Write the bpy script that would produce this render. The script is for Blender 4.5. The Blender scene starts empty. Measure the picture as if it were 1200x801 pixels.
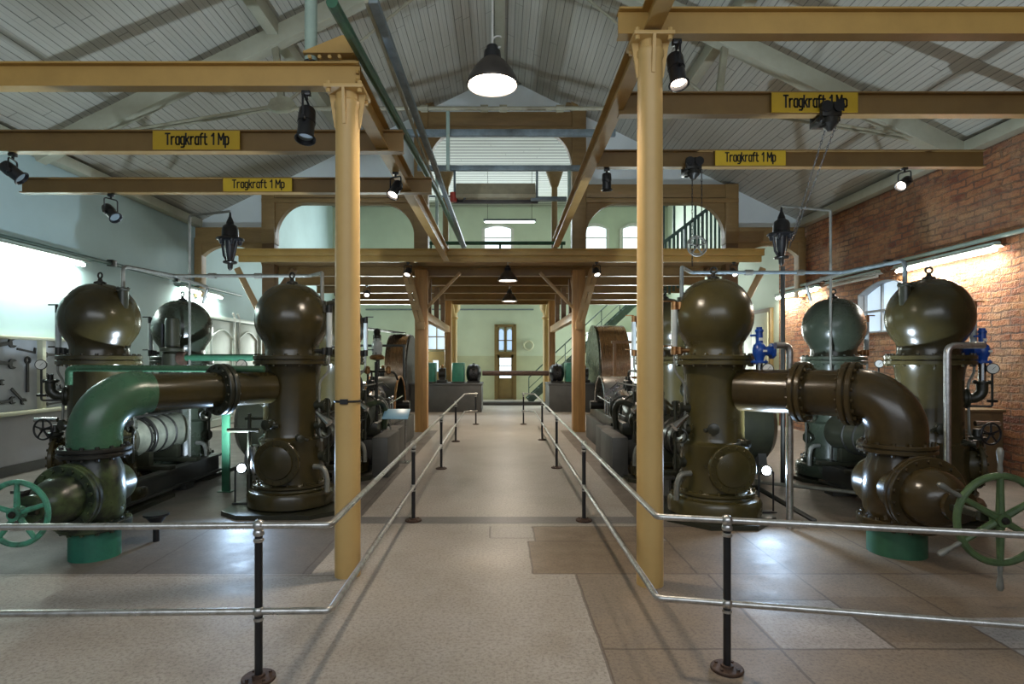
import bpy, bmesh, math, random
from mathutils import Vector, Matrix
random.seed(7)
S = bpy.context.scene
COL = S.collection
PI = math.pi
H, F, VX, VY = 1.75, 680.0, 586.0, 422.0          # eye height, focal length and vanishing point for a 1200x801 frame

# ------------------------------------------------------------------ camera, sky, exposure
cam = bpy.data.cameras.new('camera')
cam.sensor_width = 36.0
cam.lens = F * 36.0 / 1200.0
cam.shift_x = (600.0 - VX) / 1200.0
cam.shift_y = (VY - 400.5) / 1200.0
cam.clip_start = 0.05
camo = bpy.data.objects.new('camera', cam)
COL.objects.link(camo)
camo.location = (0, 0, H)
camo.rotation_euler = (PI / 2, 0, 0)
S.camera = camo
w = bpy.data.worlds.new('sky')
S.world = w
w.use_nodes = True
w.node_tree.nodes['Background'].inputs[0].default_value = (0.80, 0.88, 1.0, 1)
w.node_tree.nodes['Background'].inputs[1].default_value = 0.20
S.view_settings.view_transform = 'Standard'
S.view_settings.look = 'None'
S.view_settings.gamma = 1.0
S.view_settings.use_curve_mapping = False
S.view_settings.exposure = 1.18
S.cycles.use_denoising = True
S.cycles.max_bounces = 7
S.cycles.diffuse_bounces = 4
S.cycles.glossy_bounces = 3
S.cycles.sample_clamp_indirect = 6.0

def lamp(name, kind, loc, power, color, size=0.1, size_y=None, direction=(0, 0, -1), spot=None, parent=None, shape=None, spread=None):
    d = bpy.data.lights.new(name, kind)
    d.energy = power
    d.color = color
    if kind == 'AREA':
        d.size = size
        if size_y:
            d.shape = 'RECTANGLE'
            d.size_y = size_y
        if shape:
            d.shape = shape
        if spread:
            d.spread = spread
    elif kind == 'SPOT':
        d.shadow_soft_size = size
        d.spot_size = spot
        d.spot_blend = 0.6
    else:
        d.shadow_soft_size = size
    o = bpy.data.objects.new(name, d)
    COL.objects.link(o)
    o.location = loc
    o.rotation_euler = Vector(direction).to_track_quat('-Z', 'Y').to_euler()
    if parent:
        o.parent = parent
    return o

# daylight of the rear windows; the front area lamp is an added fill behind the photographer
lamp('front_fill_light', 'AREA', (0, -2.4, 4.4), 120, (0.86, 0.93, 1.0), 9, 2.6, (0, 1, 0.25))
lamp('rear_upper_window_light', 'AREA', (0.5, 25.5, 6.9), 330, (0.82, 0.93, 1.0), 12, 2.0, (0, -1, -0.15))
lamp('rear_lower_window_light', 'AREA', (5.6, 25.4, 2.1), 260, (0.90, 1.0, 0.92), 2.4, 2.2, (-0.5, -1, -0.05))
lamp('rear_left_window_light', 'AREA', (-5.0, 25.4, 2.4), 240, (0.90, 1.0, 0.92), 3.0, 1.6, (0.4, -1, -0.05))

def P(px, py, Y):
    return Vector(((px - VX) / F * Y, Y, H - (py - VY) / F * Y))

# ------------------------------------------------------------------ materials
def nodes_of(m):
    m.use_nodes = True
    nt = m.node_tree
    return nt, nt.nodes, nt.links, nt.nodes['Principled BSDF']

class NT:
    """small node-graph helper"""
    def __init__(self, nt):
        self.nt = nt
    def new(self, t, **kw):
        n = self.nt.nodes.new(t)
        for k, v in kw.items():
            setattr(n, k, v)
        return n
    def lk(self, a, b):
        self.nt.links.new(a, b)
    def put(self, sock, v):
        if hasattr(v, 'is_output'):
            self.lk(v, sock)
        else:
            sock.default_value = v
    def m(self, op, a, b=0.0, c=0.0):
        n = self.new('ShaderNodeMath', operation=op)
        self.put(n.inputs[0], a)
        self.put(n.inputs[1], b)
        if len(n.inputs) > 2:
            self.put(n.inputs[2], c)
        return n.outputs[0]
    def mix(self, f, a, b, blend='MIX'):
        n = self.new('ShaderNodeMix', data_type='RGBA', blend_type=blend)
        self.put(n.inputs[0], f)
        self.put(n.inputs[6], a)
        self.put(n.inputs[7], b)
        return n.outputs[2]
    def coords(self, which='Object'):
        c = self.new('ShaderNodeTexCoord').outputs[which]
        s = self.new('ShaderNodeSeparateXYZ')
        self.lk(c, s.inputs[0])
        return c, s.outputs[0], s.outputs[1], s.outputs[2]
    def noise(self, vec, scale, detail=4.0, rough=0.6, stretch=None):
        if stretch:
            mp = self.new('ShaderNodeMapping')
            mp.inputs['Scale'].default_value = stretch
            self.lk(vec, mp.inputs[0])
            vec = mp.outputs[0]
        n = self.new('ShaderNodeTexNoise')
        self.lk(vec, n.inputs['Vector'])
        n.inputs['Scale'].default_value = scale
        n.inputs['Detail'].default_value = detail
        n.inputs['Roughness'].default_value = rough
        return n.outputs[0]
    def ramp(self, v, a, b):
        n = self.new('ShaderNodeMapRange')
        self.put(n.inputs[0], v)
        n.inputs[1].default_value = a
        n.inputs[2].default_value = b
        return n.outputs[0]
    def rect(self, x, y, x0, x1, y0, y1):
        a = self.m('MULTIPLY', self.m('GREATER_THAN', x, x0), self.m('LESS_THAN', x, x1))
        b = self.m('MULTIPLY', self.m('GREATER_THAN', y, y0), self.m('LESS_THAN', y, y1))
        return self.m('MULTIPLY', a, b)
    def line(self, v, at, half):
        return self.m('LESS_THAN', self.m('ABSOLUTE', self.m('SUBTRACT', v, at)), half)
    def bump(self, h, strength, dist, bsdf):
        n = self.new('ShaderNodeBump')
        n.inputs['Strength'].default_value = strength
        n.inputs['Distance'].default_value = dist
        self.lk(h, n.inputs['Height'])
        self.lk(n.outputs[0], bsdf.inputs['Normal'])

def c4(c):
    return (c[0], c[1], c[2], 1.0)

def paint(name, c1, c2=None, rough=0.45, metal=0.0, scale=6.0, bump=0.0, lo=0.35, hi=0.7, stretch=None, spec=0.5, coat=0.0):
    m = bpy.data.materials.new(name)
    nt, ns, lk, b = nodes_of(m)
    g = NT(nt)
    c2 = c2 or tuple(v * 0.7 for v in c1)
    v, x, y, z = g.coords()
    n = g.noise(v, scale, 5.0, 0.65, stretch)
    g.lk(g.mix(g.ramp(n, lo, hi), c4(c1), c4(c2)), b.inputs['Base Color'])
    g.lk(g.m('ADD', g.m('MULTIPLY', n, 0.16), rough - 0.08), b.inputs['Roughness'])
    b.inputs['Metallic'].default_value = metal
    b.inputs['Specular IOR Level'].default_value = spec
    b.inputs['Coat Weight'].default_value = coat
    if bump:
        g.bump(g.noise(v, scale * 6, 3.0), bump, 0.01, b)
    return m

def glow(name, color, strength):
    m = bpy.data.materials.new(name)
    nt, ns, lk, b = nodes_of(m)
    b.inputs['Base Color'].default_value = c4(color)
    b.inputs['Emission Color'].default_value = c4(color)
    b.inputs['Emission Strength'].default_value = strength
    return m

M = {}
M['vessel'] = paint('olive_black_paint', (0.044, 0.034, 0.012), (0.026, 0.022, 0.009), 0.23, 0.0, 3.0, 0.03)
M['vessel_lamplit'] = paint('lamplit_olive_paint', (0.074, 0.058, 0.018), (0.048, 0.039, 0.013), 0.25, 0.0, 3.0, 0.03)  # brighter olive copy: the pendant's golden light is put into this paint
M['vessel_dark'] = paint('dark_green_grey_paint', (0.026, 0.027, 0.016), (0.016, 0.017, 0.011), 0.32, 0.0, 5.0, 0.05)
M['brown_pipe'] = paint('brown_olive_paint', (0.056, 0.037, 0.013), (0.033, 0.023, 0.009), 0.23, 0.0, 4.0, 0.05)
M['green_pipe'] = paint('green_pipe_paint', (0.050, 0.135, 0.075), (0.040, 0.085, 0.048), 0.28, 0.0, 4.0, 0.05)
M['teal'] = paint('teal_green_paint', (0.03, 0.20, 0.13), (0.02, 0.13, 0.09), 0.42, 0.0, 5.0, 0.04)
M['worn_green'] = paint('worn_green_paint', (0.052, 0.076, 0.030), (0.013, 0.018, 0.012), 0.30, 0.0, 6.0, 0.12, 0.40, 0.58)
M['wheel_teal'] = paint('chipped_teal_paint', (0.07, 0.30, 0.19), (0.05, 0.10, 0.07), 0.40, 0.0, 14.0, 0.1, 0.45, 0.7)
M['wheel_green'] = paint('moss_green_paint', (0.085, 0.14, 0.055), (0.05, 0.08, 0.035), 0.36, 0.0, 10.0, 0.08)
M['thin_green'] = paint('dark_green_pipe_paint', (0.03, 0.12, 0.06), (0.02, 0.07, 0.045), 0.38, 0.0, 8.0)
M['iron'] = paint('dark_iron', (0.035, 0.033, 0.028), (0.018, 0.018, 0.016), 0.38, 0.5, 9.0, 0.1)
M['black'] = paint('black_paint', (0.012, 0.013, 0.015), (0.006, 0.006, 0.008), 0.34, 0.0, 9.0)
M['rust'] = paint('rusty_iron', (0.085, 0.045, 0.028), (0.04, 0.024, 0.018), 0.6, 0.2, 12.0, 0.2)
M['steel'] = paint('galvanised_steel', (0.56, 0.56, 0.55), (0.22, 0.19, 0.16), 0.30, 0.9, 16.0, 0.04, 0.45, 0.85)
M['chrome'] = paint('bright_steel', (0.66, 0.67, 0.68), (0.42, 0.42, 0.42), 0.20, 1.0, 8.0)
M['grey_pipe'] = paint('grey_pipe_paint', (0.24, 0.24, 0.21), (0.15, 0.15, 0.13), 0.40, 0.3, 8.0)
M['copper'] = paint('brass_and_copper', (0.42, 0.22, 0.09), (0.22, 0.11, 0.05), 0.32, 0.9, 9.0)
M['copper_wheel'] = paint('polished_wheel_rim', (0.46, 0.33, 0.24), (0.24, 0.17, 0.12), 0.26, 0.85, 3.0, 0.0, 0.35, 0.7, (8, 0.4, 0.4))
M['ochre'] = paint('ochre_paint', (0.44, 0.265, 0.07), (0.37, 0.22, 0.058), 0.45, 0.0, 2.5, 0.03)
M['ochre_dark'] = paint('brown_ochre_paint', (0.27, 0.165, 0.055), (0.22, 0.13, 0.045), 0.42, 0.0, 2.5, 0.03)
M['column'] = paint('yellow_cream_column_paint', (0.58, 0.385, 0.145), (0.52, 0.335, 0.12), 0.45, 0.0, 1.5, 0.03)
M['cream_column'] = paint('dull_cream_paint', (0.46, 0.33, 0.13), (0.38, 0.27, 0.11), 0.5, 0.0, 2.0)
M['wood'] = paint('stained_timber', (0.50, 0.27, 0.09), (0.28, 0.145, 0.05), 0.42, 0.0, 2.2, 0.1, 0.3, 0.75, (7, 7, 0.5))
M['wood_dark'] = paint('dark_brown_timber', (0.20, 0.115, 0.05), (0.13, 0.075, 0.035), 0.5, 0.0, 2.2, 0.08, 0.3, 0.75, (1, 5, 5))
M['wood_up'] = paint('upper_brown_timber', (0.31, 0.195, 0.075), (0.23, 0.142, 0.055), 0.5, 0.0, 2.2, 0.08, 0.3, 0.75, (1, 5, 5))
M['rafter'] = paint('pale_painted_timber', (0.42, 0.42, 0.32), (0.36, 0.35, 0.26), 0.5, 0.0, 3.0, 0.05)
M['rod'] = paint('pale_olive_rod', (0.34, 0.33, 0.23), (0.26, 0.24, 0.17), 0.45, 0.0, 6.0)
M['palegreen'] = paint('pale_green_paint', (0.33, 0.43, 0.36), (0.27, 0.35, 0.30), 0.42, 0.0, 6.0)
M['bluegrey'] = paint('blue_grey_paint', (0.20, 0.25, 0.27), (0.13, 0.16, 0.17), 0.42, 0.1, 6.0)
M['stairgreen'] = paint('stair_green_paint', (0.075, 0.14, 0.115), (0.05, 0.09, 0.08), 0.45, 0.0, 6.0)
M['greyconc'] = paint('dark_plinth_paint', (0.055, 0.055, 0.050), (0.038, 0.038, 0.035), 0.5, 0.0, 3.0, 0.08)
M['blue'] = paint('cobalt_blue_paint', (0.012, 0.075, 0.36), (0.008, 0.045, 0.24), 0.30, 0.0, 10.0)
M['white'] = paint('white_enamel', (0.72, 0.73, 0.68), (0.62, 0.62, 0.58), 0.35, 0.0, 10.0)
M['ivory'] = paint('ivory_paint', (0.58, 0.58, 0.42), (0.50, 0.50, 0.37), 0.5, 0.0, 4.0)
M['board'] = paint('grey_backboard', (0.46, 0.49, 0.52), (0.38, 0.41, 0.44), 0.55, 0.0, 4.0)
M['yellow'] = paint('sign_yellow', (0.62, 0.40, 0.02), (0.56, 0.36, 0.02), 0.45, 0.0, 5.0)
M['ink'] = paint('sign_black', (0.012, 0.011, 0.010), (0.008, 0.008, 0.008), 0.5, 0.0, 5.0)
M['shade'] = paint('dark_enamel_shade', (0.055, 0.048, 0.042), (0.035, 0.03, 0.028), 0.38, 0.2, 6.0)
M['belt'] = paint('leather_belt', (0.045, 0.036, 0.030), (0.03, 0.024, 0.02), 0.6, 0.0, 6.0)
M['box_brown'] = paint('brown_sheet_cabinet', (0.16, 0.105, 0.05), (0.12, 0.08, 0.04), 0.5, 0.0, 4.0)
M['door_brown'] = paint('brown_door_paint', (0.20, 0.135, 0.045), (0.16, 0.11, 0.04), 0.5, 0.0, 4.0)
M['door_white'] = paint('off_white_door_paint', (0.60, 0.66, 0.60), (0.54, 0.59, 0.54), 0.5, 0.0, 3.0)
M['door_green'] = paint('pale_green_door_paint', (0.50, 0.50, 0.33), (0.44, 0.44, 0.30), 0.5, 0.0, 3.0)
M['canopy'] = paint('olive_canvas', (0.32, 0.28, 0.18), (0.24, 0.21, 0.14), 0.7, 0.0, 6.0)
M['panel_blue_lit'] = paint('blue_lit_panel', (0.34, 0.62, 0.82), (0.30, 0.56, 0.76), 0.35)  # blue lamp light falling on the panel is put into this colour
M['hose'] = paint('pale_hose', (0.6, 0.6, 0.55), None, 0.5)
M['glass_tube'] = paint('milky_sight_glass', (0.52, 0.56, 0.55), (0.4, 0.44, 0.44), 0.12, 0.0, 3.0)
M['tube'] = glow('fluorescent_tube', (0.93, 1.0, 0.94), 14.0)
M['bulb'] = glow('warm_bulb', (1.0, 0.86, 0.66), 16.0)
M['bulb_far'] = glow('warm_bulb_far', (1.0, 0.88, 0.72), 6.0)
M['flood'] = glow('cold_flood_lens', (0.80, 0.90, 1.0), 14.0)
M['riser_green'] = paint('dull_green_riser_paint', (0.035, 0.13, 0.07), (0.025, 0.09, 0.05), 0.42, 0.0, 5.0, 0.04)
M['vessel_teal'] = paint('dark_teal_olive_paint', (0.042, 0.052, 0.034), (0.028, 0.036, 0.025), 0.28, 0.0, 3.0, 0.03)
M['sheet_steel'] = paint('bright_sheet_steel', (0.46, 0.45, 0.43), (0.30, 0.29, 0.28), 0.28, 0.9, 5.0)
M['reveal'] = paint('whitewashed_brick_reveal', (0.40, 0.43, 0.46), (0.32, 0.34, 0.36), 0.7, 0.0, 6.0)
M['pump_grey'] = paint('worn_grey_green_paint', (0.23, 0.24, 0.18), (0.13, 0.135, 0.105), 0.34, 0.1, 8.0, 0.06)
M['timber_lit'] = paint('lit_ochre_timber', (0.46, 0.30, 0.13), (0.34, 0.21, 0.09), 0.45, 0.0, 3.0, 0.08)  # lighter copy of the timber, light on planks and braces put into the colour
M['par'] = glow('spot_lens', (1.0, 0.85, 0.72), 5.0)
M['pane'] = glow('daylit_pane', (0.78, 0.91, 1.0), 0.62)
M['pane_soft'] = glow('soft_daylit_pane', (0.62, 0.78, 0.92), 0.36)
M['pane_blue'] = glow('blue_daylit_pane', (0.42, 0.60, 0.85), 0.42)

def plaster(name, up, low, split, roughness=0.75):
    m = bpy.data.materials.new(name)
    nt, ns, lk, b = nodes_of(m)
    g = NT(nt)
    v, x, y, z = g.coords()
    n = g.noise(v, 0.9, 6.0, 0.6)
    big = g.ramp(n, 0.3, 0.75)
    upc = g.mix(big, c4(up), c4([k * 0.86 for k in up]))
    lowc = g.mix(big, c4(low), c4([k * 0.75 for k in low]))
    col = g.mix(g.m('GREATER_THAN', z, split), lowc, upc)
    g.lk(col, b.inputs['Base Color'])
    b.inputs['Roughness'].default_value = roughness
    g.bump(g.noise(v, 25.0, 3.0), 0.12, 0.01, b)
    return m

M['plaster_left'] = plaster('pale_teal_plaster', (0.43, 0.57, 0.58), (0.38, 0.38, 0.39), 1.05)
M['plaster_gable'] = plaster('white_blue_plaster', (0.80, 0.87, 0.87), (0.80, 0.87, 0.87), -5)
M['plaster_rear'] = plaster('pale_green_plaster', (0.62, 0.70, 0.56), (0.56, 0.60, 0.42), 1.95)

def brick_mat():
    m = bpy.data.materials.new('old_brick')
    nt, ns, lk, b = nodes_of(m)
    g = NT(nt)
    v, x, y, z = g.coords()
    n1 = g.noise(v, 5.0, 4.0)
    n2 = g.noise(v, 1.1, 5.0, 0.65)
    n3 = g.noise(v, 22.0, 4.0, 0.7)
    cb = g.new('ShaderNodeCombineXYZ')
    g.lk(g.m('ADD', y, g.m('MULTIPLY', n1, 0.12)), cb.inputs[0])
    g.lk(g.m('ADD', z, g.m('MULTIPLY', g.noise(v, 3.4, 3.0), 0.10)), cb.inputs[1])
    t = g.new('ShaderNodeTexBrick')
    g.lk(cb.outputs[0], t.inputs['Vector'])
    t.inputs['Color1'].default_value = (0.46, 0.165, 0.065, 1)
    t.inputs['Color2'].default_value = (0.22, 0.065, 0.034, 1)
    t.inputs['Mortar'].default_value = (0.22, 0.11, 0.065, 1)
    t.inputs['Scale'].default_value = 1.0
    t.inputs['Mortar Size'].default_value = 0.016
    t.inputs['Mortar Smooth'].default_value = 0.25
    t.inputs['Bias'].default_value = 0.0
    t.inputs['Brick Width'].default_value = 0.33
    t.inputs['Row Height'].default_value = 0.11
    worn = g.ramp(n2, 0.46, 0.70)
    c = g.mix(g.m('MULTIPLY', g.ramp(g.noise(v, 2.6, 3.0, 0.6, (1, 1, 2.2)), 0.42, 0.62), 0.6), t.outputs['Color'], (0.58, 0.27, 0.10, 1))
    c = g.mix(g.m('MULTIPLY', worn, 0.6), c, (0.50, 0.35, 0.21, 1))
    c = g.mix(g.m('MULTIPLY', g.ramp(g.noise(v, 9.0, 3.0, 0.7), 0.55, 0.68), 0.5), c, (0.16, 0.07, 0.045, 1))
    c = g.mix(g.m('MULTIPLY', t.outputs['Fac'], g.ramp(g.noise(v, 1.7, 4.0, 0.65), 0.36, 0.72)), c, (0.13, 0.07, 0.045, 1))
    c = g.mix(g.m('MULTIPLY', g.ramp(n3, 0.45, 0.75), 0.6), c, g.mix(0.5, c, (0.11, 0.05, 0.03, 1)))
    g.lk(c, b.inputs['Base Color'])
    b.inputs['Roughness'].default_value = 0.85
    h = g.m('ADD', g.m('MULTIPLY', t.outputs['Fac'], -1.1), g.m('ADD', g.m('MULTIPLY', n3, 0.35), g.m('MULTIPLY', g.noise(v, 7.0, 4.0, 0.7), 0.8)))
    g.bump(h, 1.0, 0.09, b)
    return m

M['brick'] = brick_mat()

def boards_mat(name, c1, c2, wdt, groove, along='x', joint=3.2):
    m = bpy.data.materials.new(name)
    nt, ns, lk, b = nodes_of(m)
    g = NT(nt)
    v, x, y, z = g.coords()
    a, l = (x, y) if along == 'x' else (y, x)
    u = g.m('DIVIDE', a, wdt)
    i = g.m('FLOOR', u)
    f = g.m('FRACT', u)
    wn = g.new('ShaderNodeTexWhiteNoise', noise_dimensions='1D')
    g.lk(i, wn.inputs['W'])
    r = wn.outputs['Value']
    grain = g.noise(v, 3.0, 5.0, 0.65, (12, 0.8, 1) if along == 'x' else (0.8, 12, 1))
    dirt = g.ramp(g.noise(v, 0.55, 5.0, 0.6), 0.42, 0.75)
    c = g.mix(g.m('ADD', g.m('MULTIPLY', r, 0.45), g.m('MULTIPLY', grain, 0.55)), c4(c1), c4(c2))
    c = g.mix(g.m('MULTIPLY', dirt, 0.35), c, c4((c2[0] * 0.8, c2[1] * 0.74, c2[2] * 0.58)))
    gr = g.m('LESS_THAN', f, groove)
    bead = g.m('MULTIPLY', g.line(f, 0.52, groove * 0.35), 0.45)
    jt = g.m('LESS_THAN', g.m('FRACT', g.m('ADD', g.m('DIVIDE', l, joint), g.m('MULTIPLY', r, 7.3))), 0.006)
    dark = g.m('MAXIMUM', g.m('MAXIMUM', gr, bead), g.m('MULTIPLY', jt, 0.7))
    c = g.mix(g.m('MULTIPLY', dark, 0.72), c, c4([k * 0.18 for k in c2]))
    g.lk(c, b.inputs['Base Color'])
    b.inputs['Roughness'].default_value = 0.6
    prof = g.m('SINE', g.m('MULTIPLY', f, PI))
    g.bump(g.m('SUBTRACT', g.m('POWER', prof, 0.3), dark), 0.5, 0.02, b)
    return m

M['ceiling'] = boards_mat('whitewashed_ceiling_boards', (0.56, 0.55, 0.48), (0.40, 0.39, 0.33), 0.165, 0.075)
M['ceiling_rear'] = boards_mat('pale_slatted_ceiling', (0.31, 0.33, 0.27), (0.24, 0.26, 0.21), 0.27, 0.42, 'y', 3.9)
M['deck_boards'] = boards_mat('brown_deck_boards', (0.36, 0.25, 0.12), (0.28, 0.19, 0.09), 0.2, 0.06, 'y')

def floor_mat():
    m = bpy.data.materials.new('worn_floor')
    nt, ns, lk, b = nodes_of(m)
    g = NT(nt)
    v, x, y, z = g.coords()
    big = g.noise(v, 0.8, 6.0, 0.62)
    mid = g.noise(v, 3.5, 5.0, 0.65)
    fine = g.noise(v, 42.0, 3.0, 0.8)
    c = g.mix(g.ramp(big, 0.3, 0.7), (0.43, 0.39, 0.345, 1), (0.30, 0.26, 0.215, 1))
    c = g.mix(g.m('MULTIPLY', g.ramp(mid, 0.42, 0.72), 0.62), c, (0.46, 0.43, 0.40, 1))
    brown = g.mix(g.ramp(mid, 0.3, 0.7), (0.245, 0.175, 0.115, 1), (0.165, 0.12, 0.08, 1))
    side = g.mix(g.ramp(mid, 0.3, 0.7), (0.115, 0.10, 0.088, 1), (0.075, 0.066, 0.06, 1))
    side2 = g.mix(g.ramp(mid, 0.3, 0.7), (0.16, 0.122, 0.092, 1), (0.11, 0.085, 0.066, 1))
    wob = g.m('MULTIPLY', g.m('SUBTRACT', mid, 0.5), 0.03)
    xw = g.m('ADD', x, wob)
    yw = g.m('ADD', y, wob)
    # machine areas of darker concrete left and right of the aisle
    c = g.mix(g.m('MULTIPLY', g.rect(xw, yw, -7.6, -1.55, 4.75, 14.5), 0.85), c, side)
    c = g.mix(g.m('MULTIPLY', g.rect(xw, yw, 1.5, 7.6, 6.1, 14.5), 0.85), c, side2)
    # brown slabs on the right
    for (x0, x1, y0, y1, k) in ((0.62, 8, -3, 4.76, 0.75), (0.27, 1.62, 4.76, 5.62, 0.95), (0.34, 1.55, 5.62, 6.12, 0.95), (1.62, 8, 4.76, 6.1, 0.9), (2.42, 5.2, 3.6, 4.3, 0.6)):
        c = g.mix(g.m('MULTIPLY', g.rect(xw, yw, x0, x1, y0, y1), k), c, brown)
    rough_patch = g.rect(xw, yw, 1.72, 2.40, 3.52, 4.24)
    c = g.mix(rough_patch, c, g.mix(g.ramp(mid, 0.3, 0.7), (0.40, 0.36, 0.33, 1), (0.31, 0.27, 0.245, 1)))
    c = g.mix(g.rect(xw, yw, 3.1, 6, 3.4, 3.95), c, (0.33, 0.32, 0.32, 1))
    # band of dark tiles across the aisle and old repair patch
    c = g.mix(g.m('MULTIPLY', g.rect(xw, yw, -1.6, 1.5, 6.22, 6.5), 0.85), c, (0.115, 0.115, 0.118, 1))
    c = g.mix(g.rect(xw, yw, -0.10, 0.34, 5.72, 6.12), c, (0.38, 0.345, 0.31, 1))
    # grain of the terrazzo
    c = g.mix(g.m('MULTIPLY', g.ramp(fine, 0.46, 0.64), 0.8), c, g.mix(0.55, c, (0.06, 0.045, 0.035, 1)))
    # joints
    j = g.m('MULTIPLY', g.line(xw, 0.62, 0.011), g.m('LESS_THAN', y, 4.76))
    for (xx, y0, y1) in ((1.70, -3, 4.76), (2.41, 3.5, 6.1), (3.1, -3, 4.76), (3.4, 4.76, 6.1), (-0.1, 5.72, 6.12), (0.34, 5.62, 6.12), (0.27, 4.76, 5.62), (1.62, 4.76, 6.1), (-1.62, 4.76, 9), (4.4, -3, 6.1), (-3.0, 4.75, 9)):
        seg = g.m('MULTIPLY', g.line(xw, xx, 0.009), g.m('MULTIPLY', g.m('GREATER_THAN', y, y0), g.m('LESS_THAN', y, y1)))
        j = g.m('MAXIMUM', j, seg)
    for (yy, x0, x1) in ((4.76, 0.27, 8), (5.62, 0.27, 1.62), (6.12, 0.34, 8), (3.52, 0.62, 8), (5.72, -0.10, 0.34), (4.24, 1.72, 2.41), (4.72, -8, -1.3)):
        seg = g.m('MULTIPLY', g.line(yw, yy, 0.010), g.m('MULTIPLY', g.m('GREATER_THAN', x, x0), g.m('LESS_THAN', x, x1)))
        j = g.m('MAXIMUM', j, seg)
    c = g.mix(g.m('MULTIPLY', j, 0.6), c, (0.06, 0.04, 0.032, 1))
    g.lk(c, b.inputs['Base Color'])
    # the aisle is worn smooth by feet
    aisle = g.m('MULTIPLY', g.ramp(g.m('ABSOLUTE', x), 1.6, 0.6), 0.17)
    g.lk(g.m('SUBTRACT', g.m('ADD', g.m('MULTIPLY', mid, 0.34), 0.38), aisle), b.inputs['Roughness'])
    b.inputs['Specular IOR Level'].default_value = 0.5
    g.bump(g.m('SUBTRACT', g.m('ADD', fine, g.m('MULTIPLY', mid, 0.8)), g.m('MULTIPLY', j, 3.0)), 0.12, 0.01, b)
    return m

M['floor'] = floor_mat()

# ------------------------------------------------------------------ mesh helpers
def frame(axis):
    a = Vector(axis).normalized()
    t = Vector((0, 0, 1)) if abs(a.z) < 0.95 else Vector((1, 0, 0))
    u = t.cross(a).normalized()
    return a, u, a.cross(u)

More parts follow.
